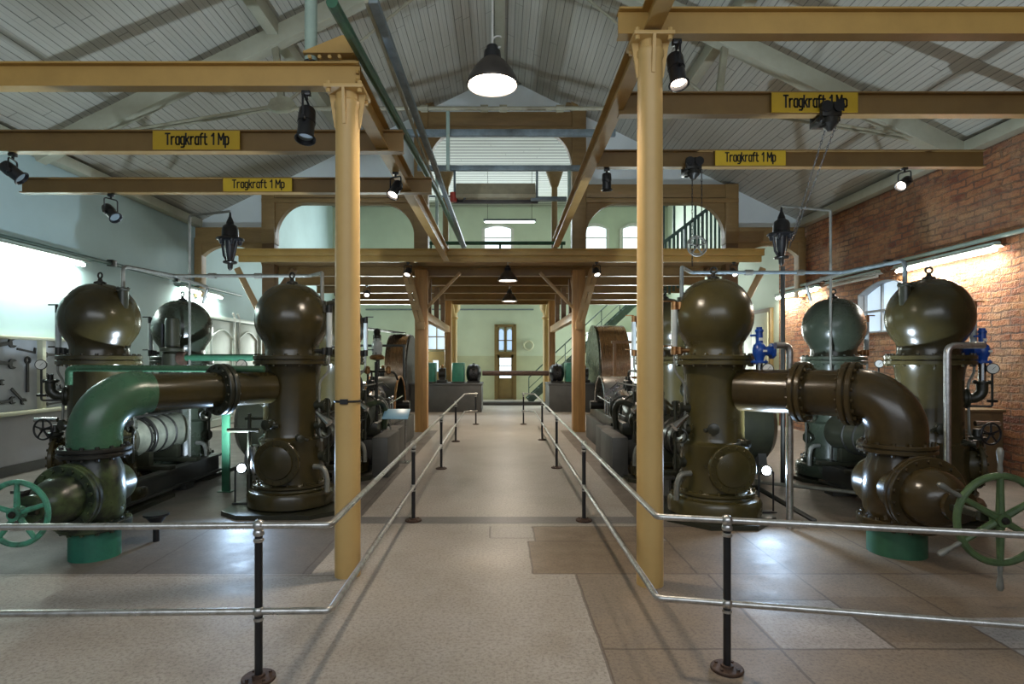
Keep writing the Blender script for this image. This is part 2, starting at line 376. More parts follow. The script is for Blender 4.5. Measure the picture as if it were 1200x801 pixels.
class MB:
    def __init__(self):
        self.bm = bmesh.new()
    def ring(self, c, u, v, r, seg, ph=0.0):
        return [self.bm.verts.new(c + u * (r * math.cos(ph + 2 * PI * i / seg)) + v * (r * math.sin(ph + 2 * PI * i / seg))) for i in range(seg)]
    def skin(self, rings, cap=True, closed=False):
        n = len(rings[0])
        prs = list(zip(rings, rings[1:])) + ([(rings[-1], rings[0])] if closed else [])
        for a, b in prs:
            for i in range(n):
                self.bm.faces.new((a[i], a[(i + 1) % n], b[(i + 1) % n], b[i]))
        if cap and not closed:
            self.bm.faces.new(list(reversed(rings[0])))
            self.bm.faces.new(rings[-1])
        return self
    def box(self, x0, x1, y0, y1, z0, z1, bev=0.0, mat=None):
        vs = [self.bm.verts.new(Vector((x, y, z))) for x in (x0, x1) for y in (y0, y1) for z in (z0, z1)]
        fs = []
        for q in ((0, 1, 3, 2), (4, 6, 7, 5), (0, 4, 5, 1), (2, 3, 7, 6), (0, 2, 6, 4), (1, 5, 7, 3)):
            fs.append(self.bm.faces.new([vs[k] for k in q]))
        if mat is not None:
            bmesh.ops.transform(self.bm, matrix=mat, verts=vs)
        if bev:
            es = list({e for f in fs for e in f.edges})
            bmesh.ops.bevel(self.bm, geom=es, offset=bev, segments=2, affect='EDGES', profile=0.5)
        return self
    def bar(self, p0, p1, wu, wv, bev=0.0, up=None):
        """rectangular bar from p0 to p1; wu across, wv along the up side"""
        p0, p1 = Vector(p0), Vector(p1)
        a = (p1 - p0).normalized()
        t = Vector(up) if up else (Vector((0, 0, 1)) if abs(a.z) < 0.95 else Vector((0, 1, 0)))
        u = a.cross(t).normalized()
        v = u.cross(a)
        L = (p1 - p0).length
        m = Matrix((u, a, v)).transposed().to_4x4()
        m.translation = p0
        return self.box(-wu / 2, wu / 2, 0, L, -wv / 2, wv / 2, bev, m)
    def ibeam(self, p0, p1, wd, ht, tf=0.02, tw=0.014):
        p0, p1 = Vector(p0), Vector(p1)
        a = (p1 - p0).normalized()
        u = a.cross(Vector((0, 0, 1))).normalized()
        v = u.cross(a)
        h2, w2 = ht / 2, wd / 2
        pr = [(-w2, -h2), (w2, -h2), (w2, -h2 + tf), (tw / 2, -h2 + tf), (tw / 2, h2 - tf), (w2, h2 - tf), (w2, h2), (-w2, h2), (-w2, h2 - tf), (-tw / 2, h2 - tf), (-tw / 2, -h2 + tf), (-w2, -h2 + tf)]
        r = [[self.bm.verts.new(p + u * x + v * z) for x, z in pr] for p in (p0, p1)]
        return self.skin(r)
    def cyl(self, p0, p1, r0, r1=None, seg=20):
        p0, p1 = Vector(p0), Vector(p1)
        a, u, v = frame(p1 - p0)
        r1 = r0 if r1 is None else r1
        return self.skin([self.ring(p0, u, v, max(r0, 1e-4), seg), self.ring(p1, u, v, max(r1, 1e-4), seg)])
    def lathe(self, prof, o=(0, 0, 0), axis=(0, 0, 1), seg=32):
        a, u, v = frame(axis)
        o = Vector(o)
        return self.skin([self.ring(o + a * z, u, v, max(r, 1e-4), seg) for r, z in prof])
    def tube(self, pts, r, seg=10, fil=0.0, closed=False):
        pts = [Vector(p) for p in pts]
        if fil:
            out = [pts[0]]
            for k in range(1, len(pts) - 1):
                a, b, c = pts[k - 1], pts[k], pts[k + 1]
                d = min(fil, (a - b).length * 0.45, (c - b).length * 0.45)
                q0, q1 = b + (a - b).normalized() * d, b + (c - b).normalized() * d
                for t in (0, 0.2, 0.4, 0.6, 0.8, 1.0):
                    out.append(q0.lerp(b, t).lerp(b.lerp(q1, t), t))
            out.append(pts[-1])
            pts = out
        n = len(pts)
        rings = []
        a, u, v = frame(pts[1] - pts[0])
        for k, p in enumerate(pts):
            if closed:
                d = (pts[(k + 1) % n] - pts[k - 1]).normalized()
            else:
                d = (pts[min(k + 1, n - 1)] - pts[max(k - 1, 0)]).normalized()
            u = (u - d * u.dot(d)).normalized()
            v = d.cross(u)
            rings.append(self.ring(p, u, v, r if not callable(r) else r(k / (n - 1)), seg))
        return self.skin(rings, True, closed)
    def torus(self, c, axis, R, r, seg=36, seg2=10, a0=0.0, a1=2 * PI):
        a, u, v = frame(axis)
        c = Vector(c)
        full = abs(a1 - a0 - 2 * PI) < 1e-6
        k = seg if full else seg + 1
        pts = [c + u * (R * math.cos(a0 + (a1 - a0) * i / seg)) + v * (R * math.sin(a0 + (a1 - a0) * i / seg)) for i in range(k)]
        return self.tube(pts, r, seg2, 0, full)
    def sphere(self, c, r, sx=1, sy=1, sz=1, seg=20):
        m = Matrix.Translation(Vector(c)) @ Matrix.Diagonal((r * sx, r * sy, r * sz, 1))
        bmesh.ops.create_uvsphere(self.bm, u_segments=seg, v_segments=max(8, seg // 2), radius=1.0, matrix=m)
        return self
    def flange(self, c, axis, R, th, n=12, br=0.016, gap=0.0):
        """bolted flange: disc with bolt heads on both faces"""
        a, u, v = frame(axis)
        c = Vector(c)
        e = min(0.008, th * 0.2)
        if gap:
            for s in (-1, 1):
                o = c + a * (s * (th / 4 + gap / 2))
                self.lathe([(R - e, -th / 4), (R, -th / 4 + e), (R, th / 4 - e), (R - e, th / 4)], o, a, 40)
            self.cyl(c - a * gap, c + a * gap, R * 0.93, seg=32)
        else:
            self.lathe([(R - e, -th / 2), (R, -th / 2 + e), (R, th / 2 - e), (R - e, th / 2)], c, a, 40)
        L = th / 2 + gap / 2
        for i in range(n):
            t = 2 * PI * (i + 0.5) / n
            q = c + (u * math.cos(t) + v * math.sin(t)) * (R - br * 2.0)
            self.cyl(q - a * (L + br * 1.1), q + a * (L + br * 1.1), br, seg=6)
        return self
    def prism(self, poly, o, ux, uy, depth):
        """polygon in the plane (ux, uy) at o, extruded by the vector depth"""
        o, ux, uy, depth = Vector(o), Vector(ux), Vector(uy), Vector(depth)
        a = [self.bm.verts.new(o + ux * x + uy * y) for x, y in poly]
        b = [self.bm.verts.new(o + ux * x + uy * y + depth) for x, y in poly]
        return self.skin([a, b])
    def build(self, name, mat, parent=None, smooth=35, loc=None, rot=None):
        bm = self.bm
        bmesh.ops.recalc_face_normals(bm, faces=bm.faces)
        ang = math.radians(smooth)
        for f in bm.faces:
            f.smooth = True
        for e in bm.edges:
            if len(e.link_faces) == 2 and e.calc_face_angle(0) > ang:
                e.smooth = False
        me = bpy.data.meshes.new(name)
        bm.to_mesh(me)
        bm.free()
        if isinstance(mat, str):
            mat = M[mat]
        me.materials.append(mat)
        o = bpy.data.objects.new(name, me)
        COL.objects.link(o)
        if parent:
            o.parent = parent
        if loc is not None:
            o.location = loc
        if rot is not None:
            o.rotation_euler = rot
        return o

def tag(o, label, cat, group=None, kind='thing'):
    o['label'] = label
    o['category'] = cat
    o['kind'] = kind
    if group:
        o['group'] = group
    return o

def thing(name, label, cat, loc=(0, 0, 0), rotz=0.0, group=None):
    o = bpy.data.objects.new(name, None)
    o.empty_display_size = 0.2
    COL.objects.link(o)
    o.location = loc
    o.rotation_euler = (0, 0, rotz)
    return tag(o, label, cat, group)

def struct(o, label=None, cat=None):
    o['kind'] = 'structure'
    if label:
        o['label'] = label
        o['category'] = cat
    return o

def copy_tree(root, loc, label, rotz=None):
    r = root.copy()
    COL.objects.link(r)
    r.location = loc
    if rotz is not None:
        r.rotation_euler = (0, 0, rotz)
    r['label'] = label
    for ch in list(root.children):
        c = ch.copy()
        COL.objects.link(c)
        c.parent = r
        for gch in list(ch.children):
            d = gch.copy()
            COL.objects.link(d)
            d.parent = c
    return r

GLYPH = {
    'T': (0.52, [[(0, 1), (0.52, 1)], [(0.26, 1), (0.26, 0)]]),
    'r': (0.34, [[(0, 0), (0, 0.70)], [(0, 0.52), (0.10, 0.68), (0.32, 0.70)]]),
    'a': (0.40, [[(0.40, 0), (0.40, 0.70)], [(0.40, 0.70), (0.12, 0.70), (0, 0.58), (0, 0.12), (0.12, 0), (0.40, 0)]]),
    'g': (0.40, [[(0.40, 0.70), (0.40, -0.16), (0.30, -0.26), (0.05, -0.26)], [(0.40, 0.70), (0.12, 0.70), (0, 0.58), (0, 0.14), (0.12, 0.02), (0.40, 0.02)]]),
    'k': (0.40, [[(0, 0), (0, 1)], [(0.38, 0.70), (0.04, 0.34)], [(0.14, 0.42), (0.40, 0)]]),
    'f': (0.30, [[(0.08, 0), (0.08, 0.86), (0.18, 1), (0.32, 1)], [(-0.04, 0.68), (0.30, 0.68)]]),
    't': (0.32, [[(0.08, 0.98), (0.08, 0.12), (0.18, 0), (0.32, 0)], [(-0.04, 0.68), (0.30, 0.68)]]),
    '1': (0.26, [[(0.24, 0), (0.24, 1)], [(0.24, 1), (0.0, 0.78)]]),
    'M': (0.62, [[(0, 0), (0, 1)], [(0.62, 0), (0.62, 1)], [(0, 1), (0.31, 0.42)], [(0.62, 1), (0.31, 0.42)]]),
    'p': (0.40, [[(0, -0.28), (0, 0.70)], [(0, 0.70), (0.28, 0.70), (0.40, 0.58), (0.40, 0.12), (0.28, 0), (0, 0)]]),
    ' ': (0.16, []),
}
def text_mesh(name, body, h, width, mat, parent, loc, depth=0.0015):
    """narrow sign lettering, built stroke by stroke in the XZ plane and centred at loc"""
    gap, th = 0.22, 0.155
    tot = sum(GLYPH[c][0] + gap for c in body) - gap
    sx = width / tot
    mb = MB()
    x = 0.0
    for c in body:
        gw, strokes = GLYPH[c]
        for st in strokes:
            for p, q in zip(st, st[1:]):
                P0 = Vector(((x + p[0]) * sx, 0, p[1] * h))
                P1 = Vector(((x + q[0]) * sx, 0, q[1] * h))
                d = (P1 - P0).normalized() * (th * h * 0.42)
                mb.prism(seg_poly(P0 - d, P1 + d, th * h / 2), (0, 0, 0), (1, 0, 0), (0, 0, 1), (0, -depth, 0))
        x += gw + gap
    o = mb.build(name, mat, parent)
    o.location = (loc[0] - width / 2, loc[1], loc[2] - h * 0.40)
    return o

def seg_poly(a, b, hw):
    d = (b - a).normalized()
    n = Vector((-d.z, 0, d.x)) * hw
    return [((a + n).x, (a + n).z), ((a - n).x, (a - n).z), ((b - n).x, (b - n).z), ((b + n).x, (b + n).z)]
# ------------------------------------------------------------------ the room
WX = 7.5
GY = 14.3            # plane of the timber screen between front hall and rear hall
RY = 26.0            # rear wall
EZ, AZ = 5.22, 8.88  # eaves and ridge of the front hall
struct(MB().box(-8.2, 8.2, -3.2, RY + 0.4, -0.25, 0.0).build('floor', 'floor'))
struct(MB().box(-WX - 0.3, -WX, -3.2, RY + 0.3, 0, 8.9).build('wall_left', 'plaster_left'))

def hole_wall(name, x0, x1, ya, yb, z0, z1, mat, hy0, hy1, hz0, hz1, rise):
    """wall along Y with one segment-arched window opening"""
    mb = MB()
    mb.box(x0, x1, ya, hy0, z0, z1)
    mb.box(x0, x1, hy1, yb, z0, z1)
    mb.box(x0, x1, hy0, hy1, z0, hz0)
    n = 12
    arc = [(hy0 + (hy1 - hy0) * i / n, hz1 + rise * math.sin(PI * i / n)) for i in range(n + 1)]
    mb.prism(arc + [(hy1, z1), (hy0, z1)], (x0, 0, 0), (0, 1, 0), (0, 0, 1), (x1 - x0, 0, 0))
    return struct(mb.build(name, mat))

hole_wall('wall_right', WX, WX + 0.45, -3.2, 15.6, 0, 5.6, 'brick', 10.55, 12.15, 2.30, 3.10, 0.22)
struct(MB().box(WX, WX + 0.3, 15.6, RY + 0.3, 0, 8.9).build('wall_right_rear', 'plaster_rear'))
struct(MB().box(-WX, WX, RY, RY + 0.3, 0, 8.9).build('wall_rear', 'plaster_rear'))
struct(MB().box(-WX, WX, GY + 0.1, RY, 8.62, 8.75).build('ceiling_rear', 'ceiling_rear'))

sl = math.atan2(AZ - EZ, WX)
Ls = math.hypot(WX, AZ - EZ)
for s, nm in ((-1, 'ceiling_left'), (1, 'ceiling_right')):
    o = MB().box(0, Ls + 0.25, -3.2, GY + 0.35, 0, 0.12).build(nm, 'ceiling')
    o.location = (0, 0, AZ)
    o.rotation_euler = (0, sl, 0) if s > 0 else (0, sl, PI)
    if s < 0:
        o.location = (0, GY + 0.35 - 3.2, AZ)
    struct(o)

# gable wall above the timber arches
mb = MB()
def roofz(x):
    return AZ - (AZ - EZ) / WX * abs(x)
for s in (-1, 1):
    mb.prism([(s * 1.95, 6.0), (s * 5.7, 6.0), (s * 5.7, 4.95), (s * 7.5, 4.95), (s * 7.5, roofz(7.5)), (s * 1.95, roofz(1.95))], (0, GY + 0.20, 0), (1, 0, 0), (0, 0, 1), (0, 0.2, 0))
mb.prism([(-1.95, 7.75), (1.95, 7.75), (1.95, roofz(1.95)), (0, AZ), (-1.95, roofz(1.95))], (0, GY + 0.20, 0), (1, 0, 0), (0, 0, 1), (0, 0.2, 0))
struct(mb.build('wall_gable', 'plaster_gable'))

# wall plates along the eaves and purlins
for s, nm in ((-1, 'left'), (1, 'right')):
    o = MB().box(-0.1, 0.1, -3, GY - 0.1, -0.09, 0.09, 0.006).build('trim_1' if s < 0 else 'trim_2', 'rafter', loc=(s * 7.38, 0, 5.10))
    struct(o)
for s, nm in ((-1, 'trim_3'), (1, 'trim_4')):
    struct(MB().box(-0.09, 0.09, -3, GY - 0.05, -0.11, 0.11, 0.006).build(nm, 'rafter', loc=(s * 3.57, 0, roofz(3.57) - 0.17)))
struct(MB().box(-0.1, 0.1, -3, GY - 0.05, -0.12, 0.12, 0.006).build('trim_5', 'rafter', loc=(0, 0, AZ - 0.16)))
struct(MB().box(0, 0.03, -3.0, 14.6, 0, 0.14).build('baseboard_left', 'greyconc', loc=(-WX, 0, 0)))

# front wall behind the photographer is unseen, with tall openings: only its sill and piers
mb = MB()
mb.box(-8, 8, -3.2, -2.9, 0, 0.9)
for x in (-7.6, -3.8, 0, 3.8, 7.6):
    mb.box(x - 0.35, x + 0.35, -3.2, -2.9, 0.9, 5.2)
mb.prism([(-7.9, 4.9), (7.9, 4.9), (7.9, 5.0), (0, 8.9), (-7.9, 5.0)], (0, -3.2, 0), (1, 0, 0), (0, 0, 1), (0, 0.3, 0))
struct(mb.build('wall_front', 'plaster_gable'))

# ------------------------------------------------------------------ windows and doors
def arc_top(x0, x1, z0, z1, rise, n=10):
    return [(x0, z0)] + [(x0 + (x1 - x0) * i / n, z1 + rise * math.sin(PI * i / n)) for i in range(n + 1)] + [(x1, z0)]

def window(name, o, ux, inward, x0, x1, z0, z1, rise, mull, bars, pane='pane', fr='white', w=0.06):
    """window lying in the plane (ux, Z) at o; inward points into the room"""
    o, ux, n = Vector(o), Vector(ux), Vector(inward)
    uz = Vector((0, 0, 1))
    root = MB()
    outer = arc_top(x0 - w, x1 + w, z0 - w, z1, rise + w)
    inner = arc_top(x0, x1, z0, z1, rise)
    bm = root.bm
    for d0, d1 in ((0.0, 0.10),):
        A = [[bm.verts.new(o + ux * x + uz * z + n * d) for x, z in lst] for lst in (outer, inner) for d in (d0, d1)]
        k = len(outer)
        for i in range(k):
            j = (i + 1) % k
            bm.faces.new((A[1][i], A[1][j], A[3][j], A[3][i]))
            bm.faces.new((A[0][i], A[0][j], A[1][j], A[1][i]))
            bm.faces.new((A[2][i], A[2][j], A[3][j], A[3][i]))
    for m in mull:
        a = o + n * 0.06
        root.bar(a + ux * m + uz * z0, a + ux * m + uz * (z1 + rise * 0.95), 0.045, 0.045, 0, ux)
    for b in bars:
        a = o + n * 0.06 + uz * b
        root.bar(a + ux * x0, a + ux * x1, 0.04, 0.045)
    f = struct(root.build(name, fr))
    p = MB().prism(inner, o + n * 0.02, ux, uz, n * 0.015).build('pane', pane, f)
    return f

window('window_1', (WX + 0.20, 0, 0), (0, 1, 0), (-1, 0, 0), 10.6, 12.1, 2.34, 3.10, 0.20, (11.1, 11.6), (2.75,), 'pane_soft', 'reveal')
f1 = bpy.data.objects['window_1']
arc = arc_top(10.55, 12.15, 2.30, 3.10, 0.22)
mb = MB()
ra = [[mb.bm.verts.new(Vector((xx, 11.35 + (y - 11.35) * k, 2.7 + (z - 2.7) * k))) for y, z in arc] for xx, k in ((WX - 0.015, 1.0), (WX + 0.28, 1.0), (WX + 0.28, 0.97), (WX - 0.015, 0.97))]
mb.skin(ra, False, True)
mb.build('whitewashed_reveal', 'reveal', f1)
UY = RY
for k, (xc, hw) in enumerate(((-0.10, 0.58), (4.22, 0.52), (5.95, 0.46))):
    window('window_%d' % (k + 2), (xc, UY, 0), (1, 0, 0), (0, -1, 0), -hw, hw, 5.2, 7.62, 0.12, (), (7.22,), 'pane', 'white', 0.14)
window('window_5', (-2.65, RY, 0), (1, 0, 0), (0, -1, 0), -0.55, 0.55, 2.25, 3.35, 0.0, (-0.18, 0.18), (2.8,), 'pane_soft', 'door_brown')
window('window_6', (5.7, RY, 0), (1, 0, 0), (0, -1, 0), -0.95, 0.95, 0.75, 3.0, 0.0, (-0.32, 0.32), (1.9,), 'pane', 'ivory')
window('window_7', (4.15, RY, 0), (1, 0, 0), (0, -1, 0), -0.3, 0.3, 0.9, 3.0, 0.0, (), (1.9,), 'pane', 'ivory')

# middle rear door with arched transom
X0, X1 = -0.18, 0.66
mb = MB()
for x in (X0, X1):
    mb.box(x - 0.07, x + 0.07, RY - 0.12, RY + 0.02, 0, 3.36, 0.01)
mb.box(X0, X1, RY - 0.12, RY + 0.02, 3.24, 3.36, 0.01)
mb.box(X0, X1, RY - 0.14, RY + 0.02, 2.0, 2.14, 0.01)
d = struct(mb.build('door_1', 'door_brown'))
mb = MB()
mb.box(X0 + 0.07, X1 - 0.07, RY - 0.08, RY - 0.03, 0.03, 0.96, 0.006)
mb.box(X0 + 0.15, X1 - 0.15, RY - 0.10, RY - 0.06, 0.12, 0.85, 0.01)
for x in (X0 + 0.11, X1 - 0.11):
    mb.box(x - 0.05, x + 0.05, RY - 0.08, RY - 0.03, 0.96, 2.0)
mb.box(X0 + 0.07, X1 - 0.07, RY - 0.08, RY - 0.03, 1.86, 2.0)
for z in (1.25, 1.5):
    mb.box(X0 + 0.1, X1 - 0.1, RY - 0.08, RY - 0.04, z, z + 0.03)
mb.build('door_leaf', 'door_brown', d)
MB().box(X0 + 0.1, X1 - 0.1, RY - 0.055, RY - 0.045, 0.96, 1.86).build('door_pane', 'pane', d)
mb = MB()
xm = (X0 + X1) / 2
for a, b in ((X0 + 0.07, xm - 0.03), (xm + 0.03, X1 - 0.07)):
    arc = arc_top(a + 0.05, b - 0.05, 2.22, 3.05, 0.1)
    mb.prism(arc, (0, RY - 0.05, 0), (1, 0, 0), (0, 0, 1), (0, 0.01, 0))
mb.build('transom_pane', 'pane_blue', d)
mb = MB()
mb.box(xm - 0.05, xm + 0.05, RY - 0.09, RY - 0.04, 2.14, 3.24)
for x in (X0 + 0.09, X1 - 0.09):
    mb.box(x - 0.045, x + 0.045, RY - 0.09, RY - 0.04, 2.14, 3.24)
mb.box(X0, X1, RY - 0.09, RY - 0.04, 2.62, 2.66)
mb.build('transom_frame', 'door_brown', d)

# small brown door with a pane, left of the aisle
mb = MB()
mb.box(-3.25, -1.95, RY - 0.10, RY + 0.01, 0, 2.15, 0.01)
d = struct(mb.build('door_2', 'door_brown'))
MB().box(-2.98, -2.75, RY - 0.13, RY - 0.09, 1.25, 1.75).build('door_pane', 'pane_soft', d)
MB().box(-2.45, -2.15, RY - 0.13, RY - 0.09, 1.25, 1.75).build('door_pane', 'pane_soft', d)

# big double door in the left wall
mb = MB()
YA, YB, ZT = 14.75, 17.9, 2.82
mb.box(-WX, -WX + 0.12, YA - 0.1, YA, 0, ZT + 0.1, 0.01)
mb.box(-WX, -WX + 0.12, YB, YB + 0.1, 0, ZT + 0.1, 0.01)
mb.box(-WX, -WX + 0.12, YA, YB, ZT, ZT + 0.1, 0.01)
d = struct(mb.build('door_3', 'door_white'))
ym = (YA + YB) / 2
for (a, b) in ((YA, ym - 0.02), (ym + 0.02, YB)):
    mb = MB()
    mb.box(-WX, -WX + 0.06, a, b, 0.02, ZT - 0.02, 0.006)
    for za, zb, rs in ((0.2, 0.9, 0.0), (1.0, 1.45, 0.0), (1.55, 2.35, 0.22)):
        pts = arc_top(a + 0.18, b - 0.18, za, zb, rs)
        n = len(pts)
        mb.tube([(-WX + 0.07, y, z) for y, z in pts], 0.03, 6, 0, True)
    mb.build('door_leaf', 'door_white', d)
mb = MB()
for y in (ym - 0.14, ym + 0.14):
    mb.tube([(-WX + 0.1, y, 0.1), (-WX + 0.1, y, 2.95), (-WX + 0.1, y - 0.12, 3.05)], 0.03, 8, 0.1)
mb.build('bolt_rod', 'white', d)
# pale green door at the right behind the brick wall
mb = MB()
mb.box(WX - 0.1, WX, 15.9, 17.6, 0, 3.2, 0.01)
d = struct(mb.build('door_4', 'door_brown'))
MB().box(WX - 0.13, WX - 0.09, 16.0, 17.0, 0.02, 3.08, 0.01).build('door_leaf', 'door_green', d)

# ------------------------------------------------------------------ roof truss
TY = 9.2
t = thing('roof_truss', 'pale painted roof truss of raised tie rods above the crane beams', 'roof truss', (0, TY, EZ))
for s in (-1, 1):
    dz = 0.30
    MB().bar((s * 7.34, 0, roofz(7.34) - dz - EZ), (s * 0.02, 0, roofz(0.02) - dz - EZ), 0.20, 0.28, 0.008).build('rafter', 'rafter', t)
    gx, gz = s * 3.45, 5.78 - EZ
    MB().bar((gx, 0, gz), (s * 3.57, 0, roofz(3.57) - 0.35 - EZ), 0.10, 0.09, 0.004).build('strut', 'rod', t)
    mb = MB()
    for d in (-0.05, 0.05):
        mb.cyl((s * 7.4, d, -0.10), (gx, d, gz), 0.022, seg=8)
    mb.build('tie_rod', 'rod', t)
    MB().cyl((gx, 0, gz), (s * 0.1, 0, roofz(0.1) - 0.3 - EZ), 0.024, seg=8).build('sloping_rod', 'rod', t)
    mb = MB()
    mb.prism([(-0.22, -0.05), (-0.16, 0.08), (0.0, 0.14), (0.16, 0.10), (0.24, -0.02), (0.12, -0.08), (-0.12, -0.10)], (gx, -0.07, gz), (1, 0, 0), (0, 0, 1), (0, 0.14, 0))
    mb.build('gusset', 'rod', t)
mb = MB()
mb.cyl((-3.45, 0, 5.74 - EZ), (3.45, 0, 5.74 - EZ), 0.032, seg=10)
for x in (-0.25, 0.05, 0.95, -1.2):
    mb.cyl((x - 0.06, 0, 5.74 - EZ), (x + 0.06, 0, 5.74 - EZ), 0.06, seg=8)
mb.build('tie_rod', 'rod', t)

# ------------------------------------------------------------------ columns and crane beams
def column(name, label, x, y, zt, r):
    t = thing(name, label, 'column', (x, y, 0), 0, 'yellow columns carrying the crane beams')
    MB().lathe([(r, 0.0), (r * 0.97, zt * 0.5), (r * 0.92, zt - 0.16), (r * 1.02, zt - 0.14), (r * 1.02, zt - 0.10), (r * 0.9, zt - 0.09), (r * 0.9, zt - 0.02)], seg=40).build('shaft', 'column', t)
    mb = MB()
    mb.box(-r * 1.5, r * 1.5, -r * 1.4, r * 1.4, zt - 0.03, zt, 0.004)
    for a in range(4):
        d = Vector((math.cos(a * PI / 2), math.sin(a * PI / 2), 0))
        n = Vector((-d.y, d.x, 0)) * 0.012
        mb.prism([(r * 0.85, zt - 0.30), (r * 1.0, zt - 0.30), (r * 1.4, zt - 0.03), (r * 0.85, zt - 0.03)], -n, d, (0, 0, 1), n * 2)
    for a in (-1, 1):
        for b in (-1, 1):
            mb.cyl((a * r * 1.2, b * r * 1.1, zt - 0.06), (a * r * 1.2, b * r * 1.1, zt + 0.03), 0.018, seg=6)
    mb.build('head_plate', 'column', t)
    return t

LX, LY, RX2, RY2 = -1.245, 4.74, 1.175, 4.55
ZL0, ZL1 = 3.965, 4.165      # left crane beams
ZR0, ZR1 = 4.28, 4.49        # right crane beams
c = column('iron_column', 'yellow round iron column left of the aisle with a black strap', LX, LY, ZL0 - 0.02, 0.104)
mb = MB()
mb.torus((0, 0, 1.42), (0, 0, 1), 0.103, 0.010, 28, 6)
mb.box(-0.03, 0.03, -0.125, -0.10, 1.40, 1.44)
mb.build('strap', 'black', c)
column('iron_column', 'yellow round iron column right of the aisle under the higher beams', RX2, RY2, ZR0 - 0.02, 0.104)

def crane_beam(name, label, x0, x1, y, z0, z1, mat, sign=None, grp=None, flange_mat=None, stiff=None):
    xc = (x0 + x1) / 2
    t = thing(name, label, 'crane beam', (xc, y, z0), 0, grp)
    h = z1 - z0
    MB().ibeam((x0 - xc, 0, h / 2), (x1 - xc, 0, h / 2), 0.11, h - 0.001, 0.014, 0.012).build('girder', mat, t)
    if sign:
        sx0, sx1, tx0, tx1, tx = sign
        sc = F / y
        w0, w1 = (sx0 - VX) / sc, (sx1 - VX) / sc
        MB().box(w0 - xc, w1 - xc, -0.062, -0.054, 0.016, h - 0.016).build('capacity_sign', 'yellow', t)
        text_mesh('lettering', tx, h * 0.50, (tx1 - tx0) / sc, 'ink', t, (((tx0 + tx1) / 2 - VX) / sc - xc, -0.0622, h * 0.50))
    return t

TX = 'Tragkraft 1 Mp'
gL = 'crane beams left of the aisle'
gR = 'crane beams right of the aisle'
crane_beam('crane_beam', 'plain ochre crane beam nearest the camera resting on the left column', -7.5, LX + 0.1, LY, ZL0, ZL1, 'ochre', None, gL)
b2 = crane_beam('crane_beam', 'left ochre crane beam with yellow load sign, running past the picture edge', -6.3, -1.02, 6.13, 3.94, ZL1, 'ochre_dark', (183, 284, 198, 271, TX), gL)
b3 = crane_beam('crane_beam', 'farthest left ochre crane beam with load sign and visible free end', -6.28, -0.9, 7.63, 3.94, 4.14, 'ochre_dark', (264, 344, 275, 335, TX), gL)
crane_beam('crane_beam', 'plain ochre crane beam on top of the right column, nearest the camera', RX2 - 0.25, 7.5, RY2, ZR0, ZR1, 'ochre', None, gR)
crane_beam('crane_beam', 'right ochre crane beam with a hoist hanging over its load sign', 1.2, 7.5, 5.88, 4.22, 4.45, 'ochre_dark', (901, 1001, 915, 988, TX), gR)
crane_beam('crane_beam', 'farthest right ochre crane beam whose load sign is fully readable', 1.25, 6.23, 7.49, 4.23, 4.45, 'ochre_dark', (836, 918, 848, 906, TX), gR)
for s, y, zz in ((1, 5.88, 4.22), (1, 7.49, 4.23)):
    pass

def long_beam(name, label, x0, x1, y0, y1, z0, z1):
    t = thing(name, label, 'girder', (x0, y0, z0))
    h = z1 - z0
    dx, dy = x1 - x0, y1 - y0
    MB().ibeam((0, 0, h / 2), (dx, dy, h / 2), 0.13, h, 0.015, 0.014).build('girder', 'ochre', t)
    mb = MB()
    mb.prism([(-0.30, 0), (0.10, 0), (0.10, 0.10), (-0.04, 0.10), (-0.30, 0.012)], (-0.02, -0.08, h), (1, 0, 0), (0, 0, 1), (0, 0.16, 0)) if name == 'long_girder_bracketed' else None
    mb.box(-0.09, 0.09, -0.06, 0.06, -0.02, 0.0)
    for a in (-0.06, 0.06):
        mb.cyl((a, -0.07, h + 0.0), (a, -0.07, h + 0.02), 0.014, seg=6)
    mb.build('end_plate', 'ochre', t)
    return t
t = long_beam('long_girder', 'ochre girder running back from the left column head', LX, -1.2, LY + 0.02, 13.0, ZL0 + 0.005, ZL1 + 0.05)
mb = MB()
mb.prism([(-0.34, 0), (0.10, 0), (0.10, 0.05), (0.05, 0.14), (-0.03, 0.14), (-0.34, 0.012)], (0, -0.1, 0.25), (1, 0, 0), (0, 0, 1), (0, 0.14, 0))
for k in range(4):
    mb.cyl((-0.28 + 0.08 * k, -0.12, 0.21), (-0.28 + 0.08 * k, -0.095, 0.21), 0.016, seg=6)
for k in range(3):
    mb.cyl((0.075, -0.05, 0.05 + 0.07 * k), (0.10, -0.05, 0.05 + 0.07 * k), 0.016, seg=6)
mb.build('corner_gusset', 'ochre', t)
long_beam('long_girder', 'ochre girder running back from the right column head', RX2 - 0.02, 1.25, 3.2, 13.0, ZR0 + 0.0, ZR1 + 0.0)

# ------------------------------------------------------------------ gallery and its timber screen
def tpost(name, label, x, y, z0, z1, w, mat, grp=None, braces=None):
    t = thing(name, label, 'timber post', (x, y, z0), 0, grp)
    MB().box(-w / 2, w / 2, -w / 2, w / 2, 0, z1 - z0, 0.012).build('post', mat, t)
    return t

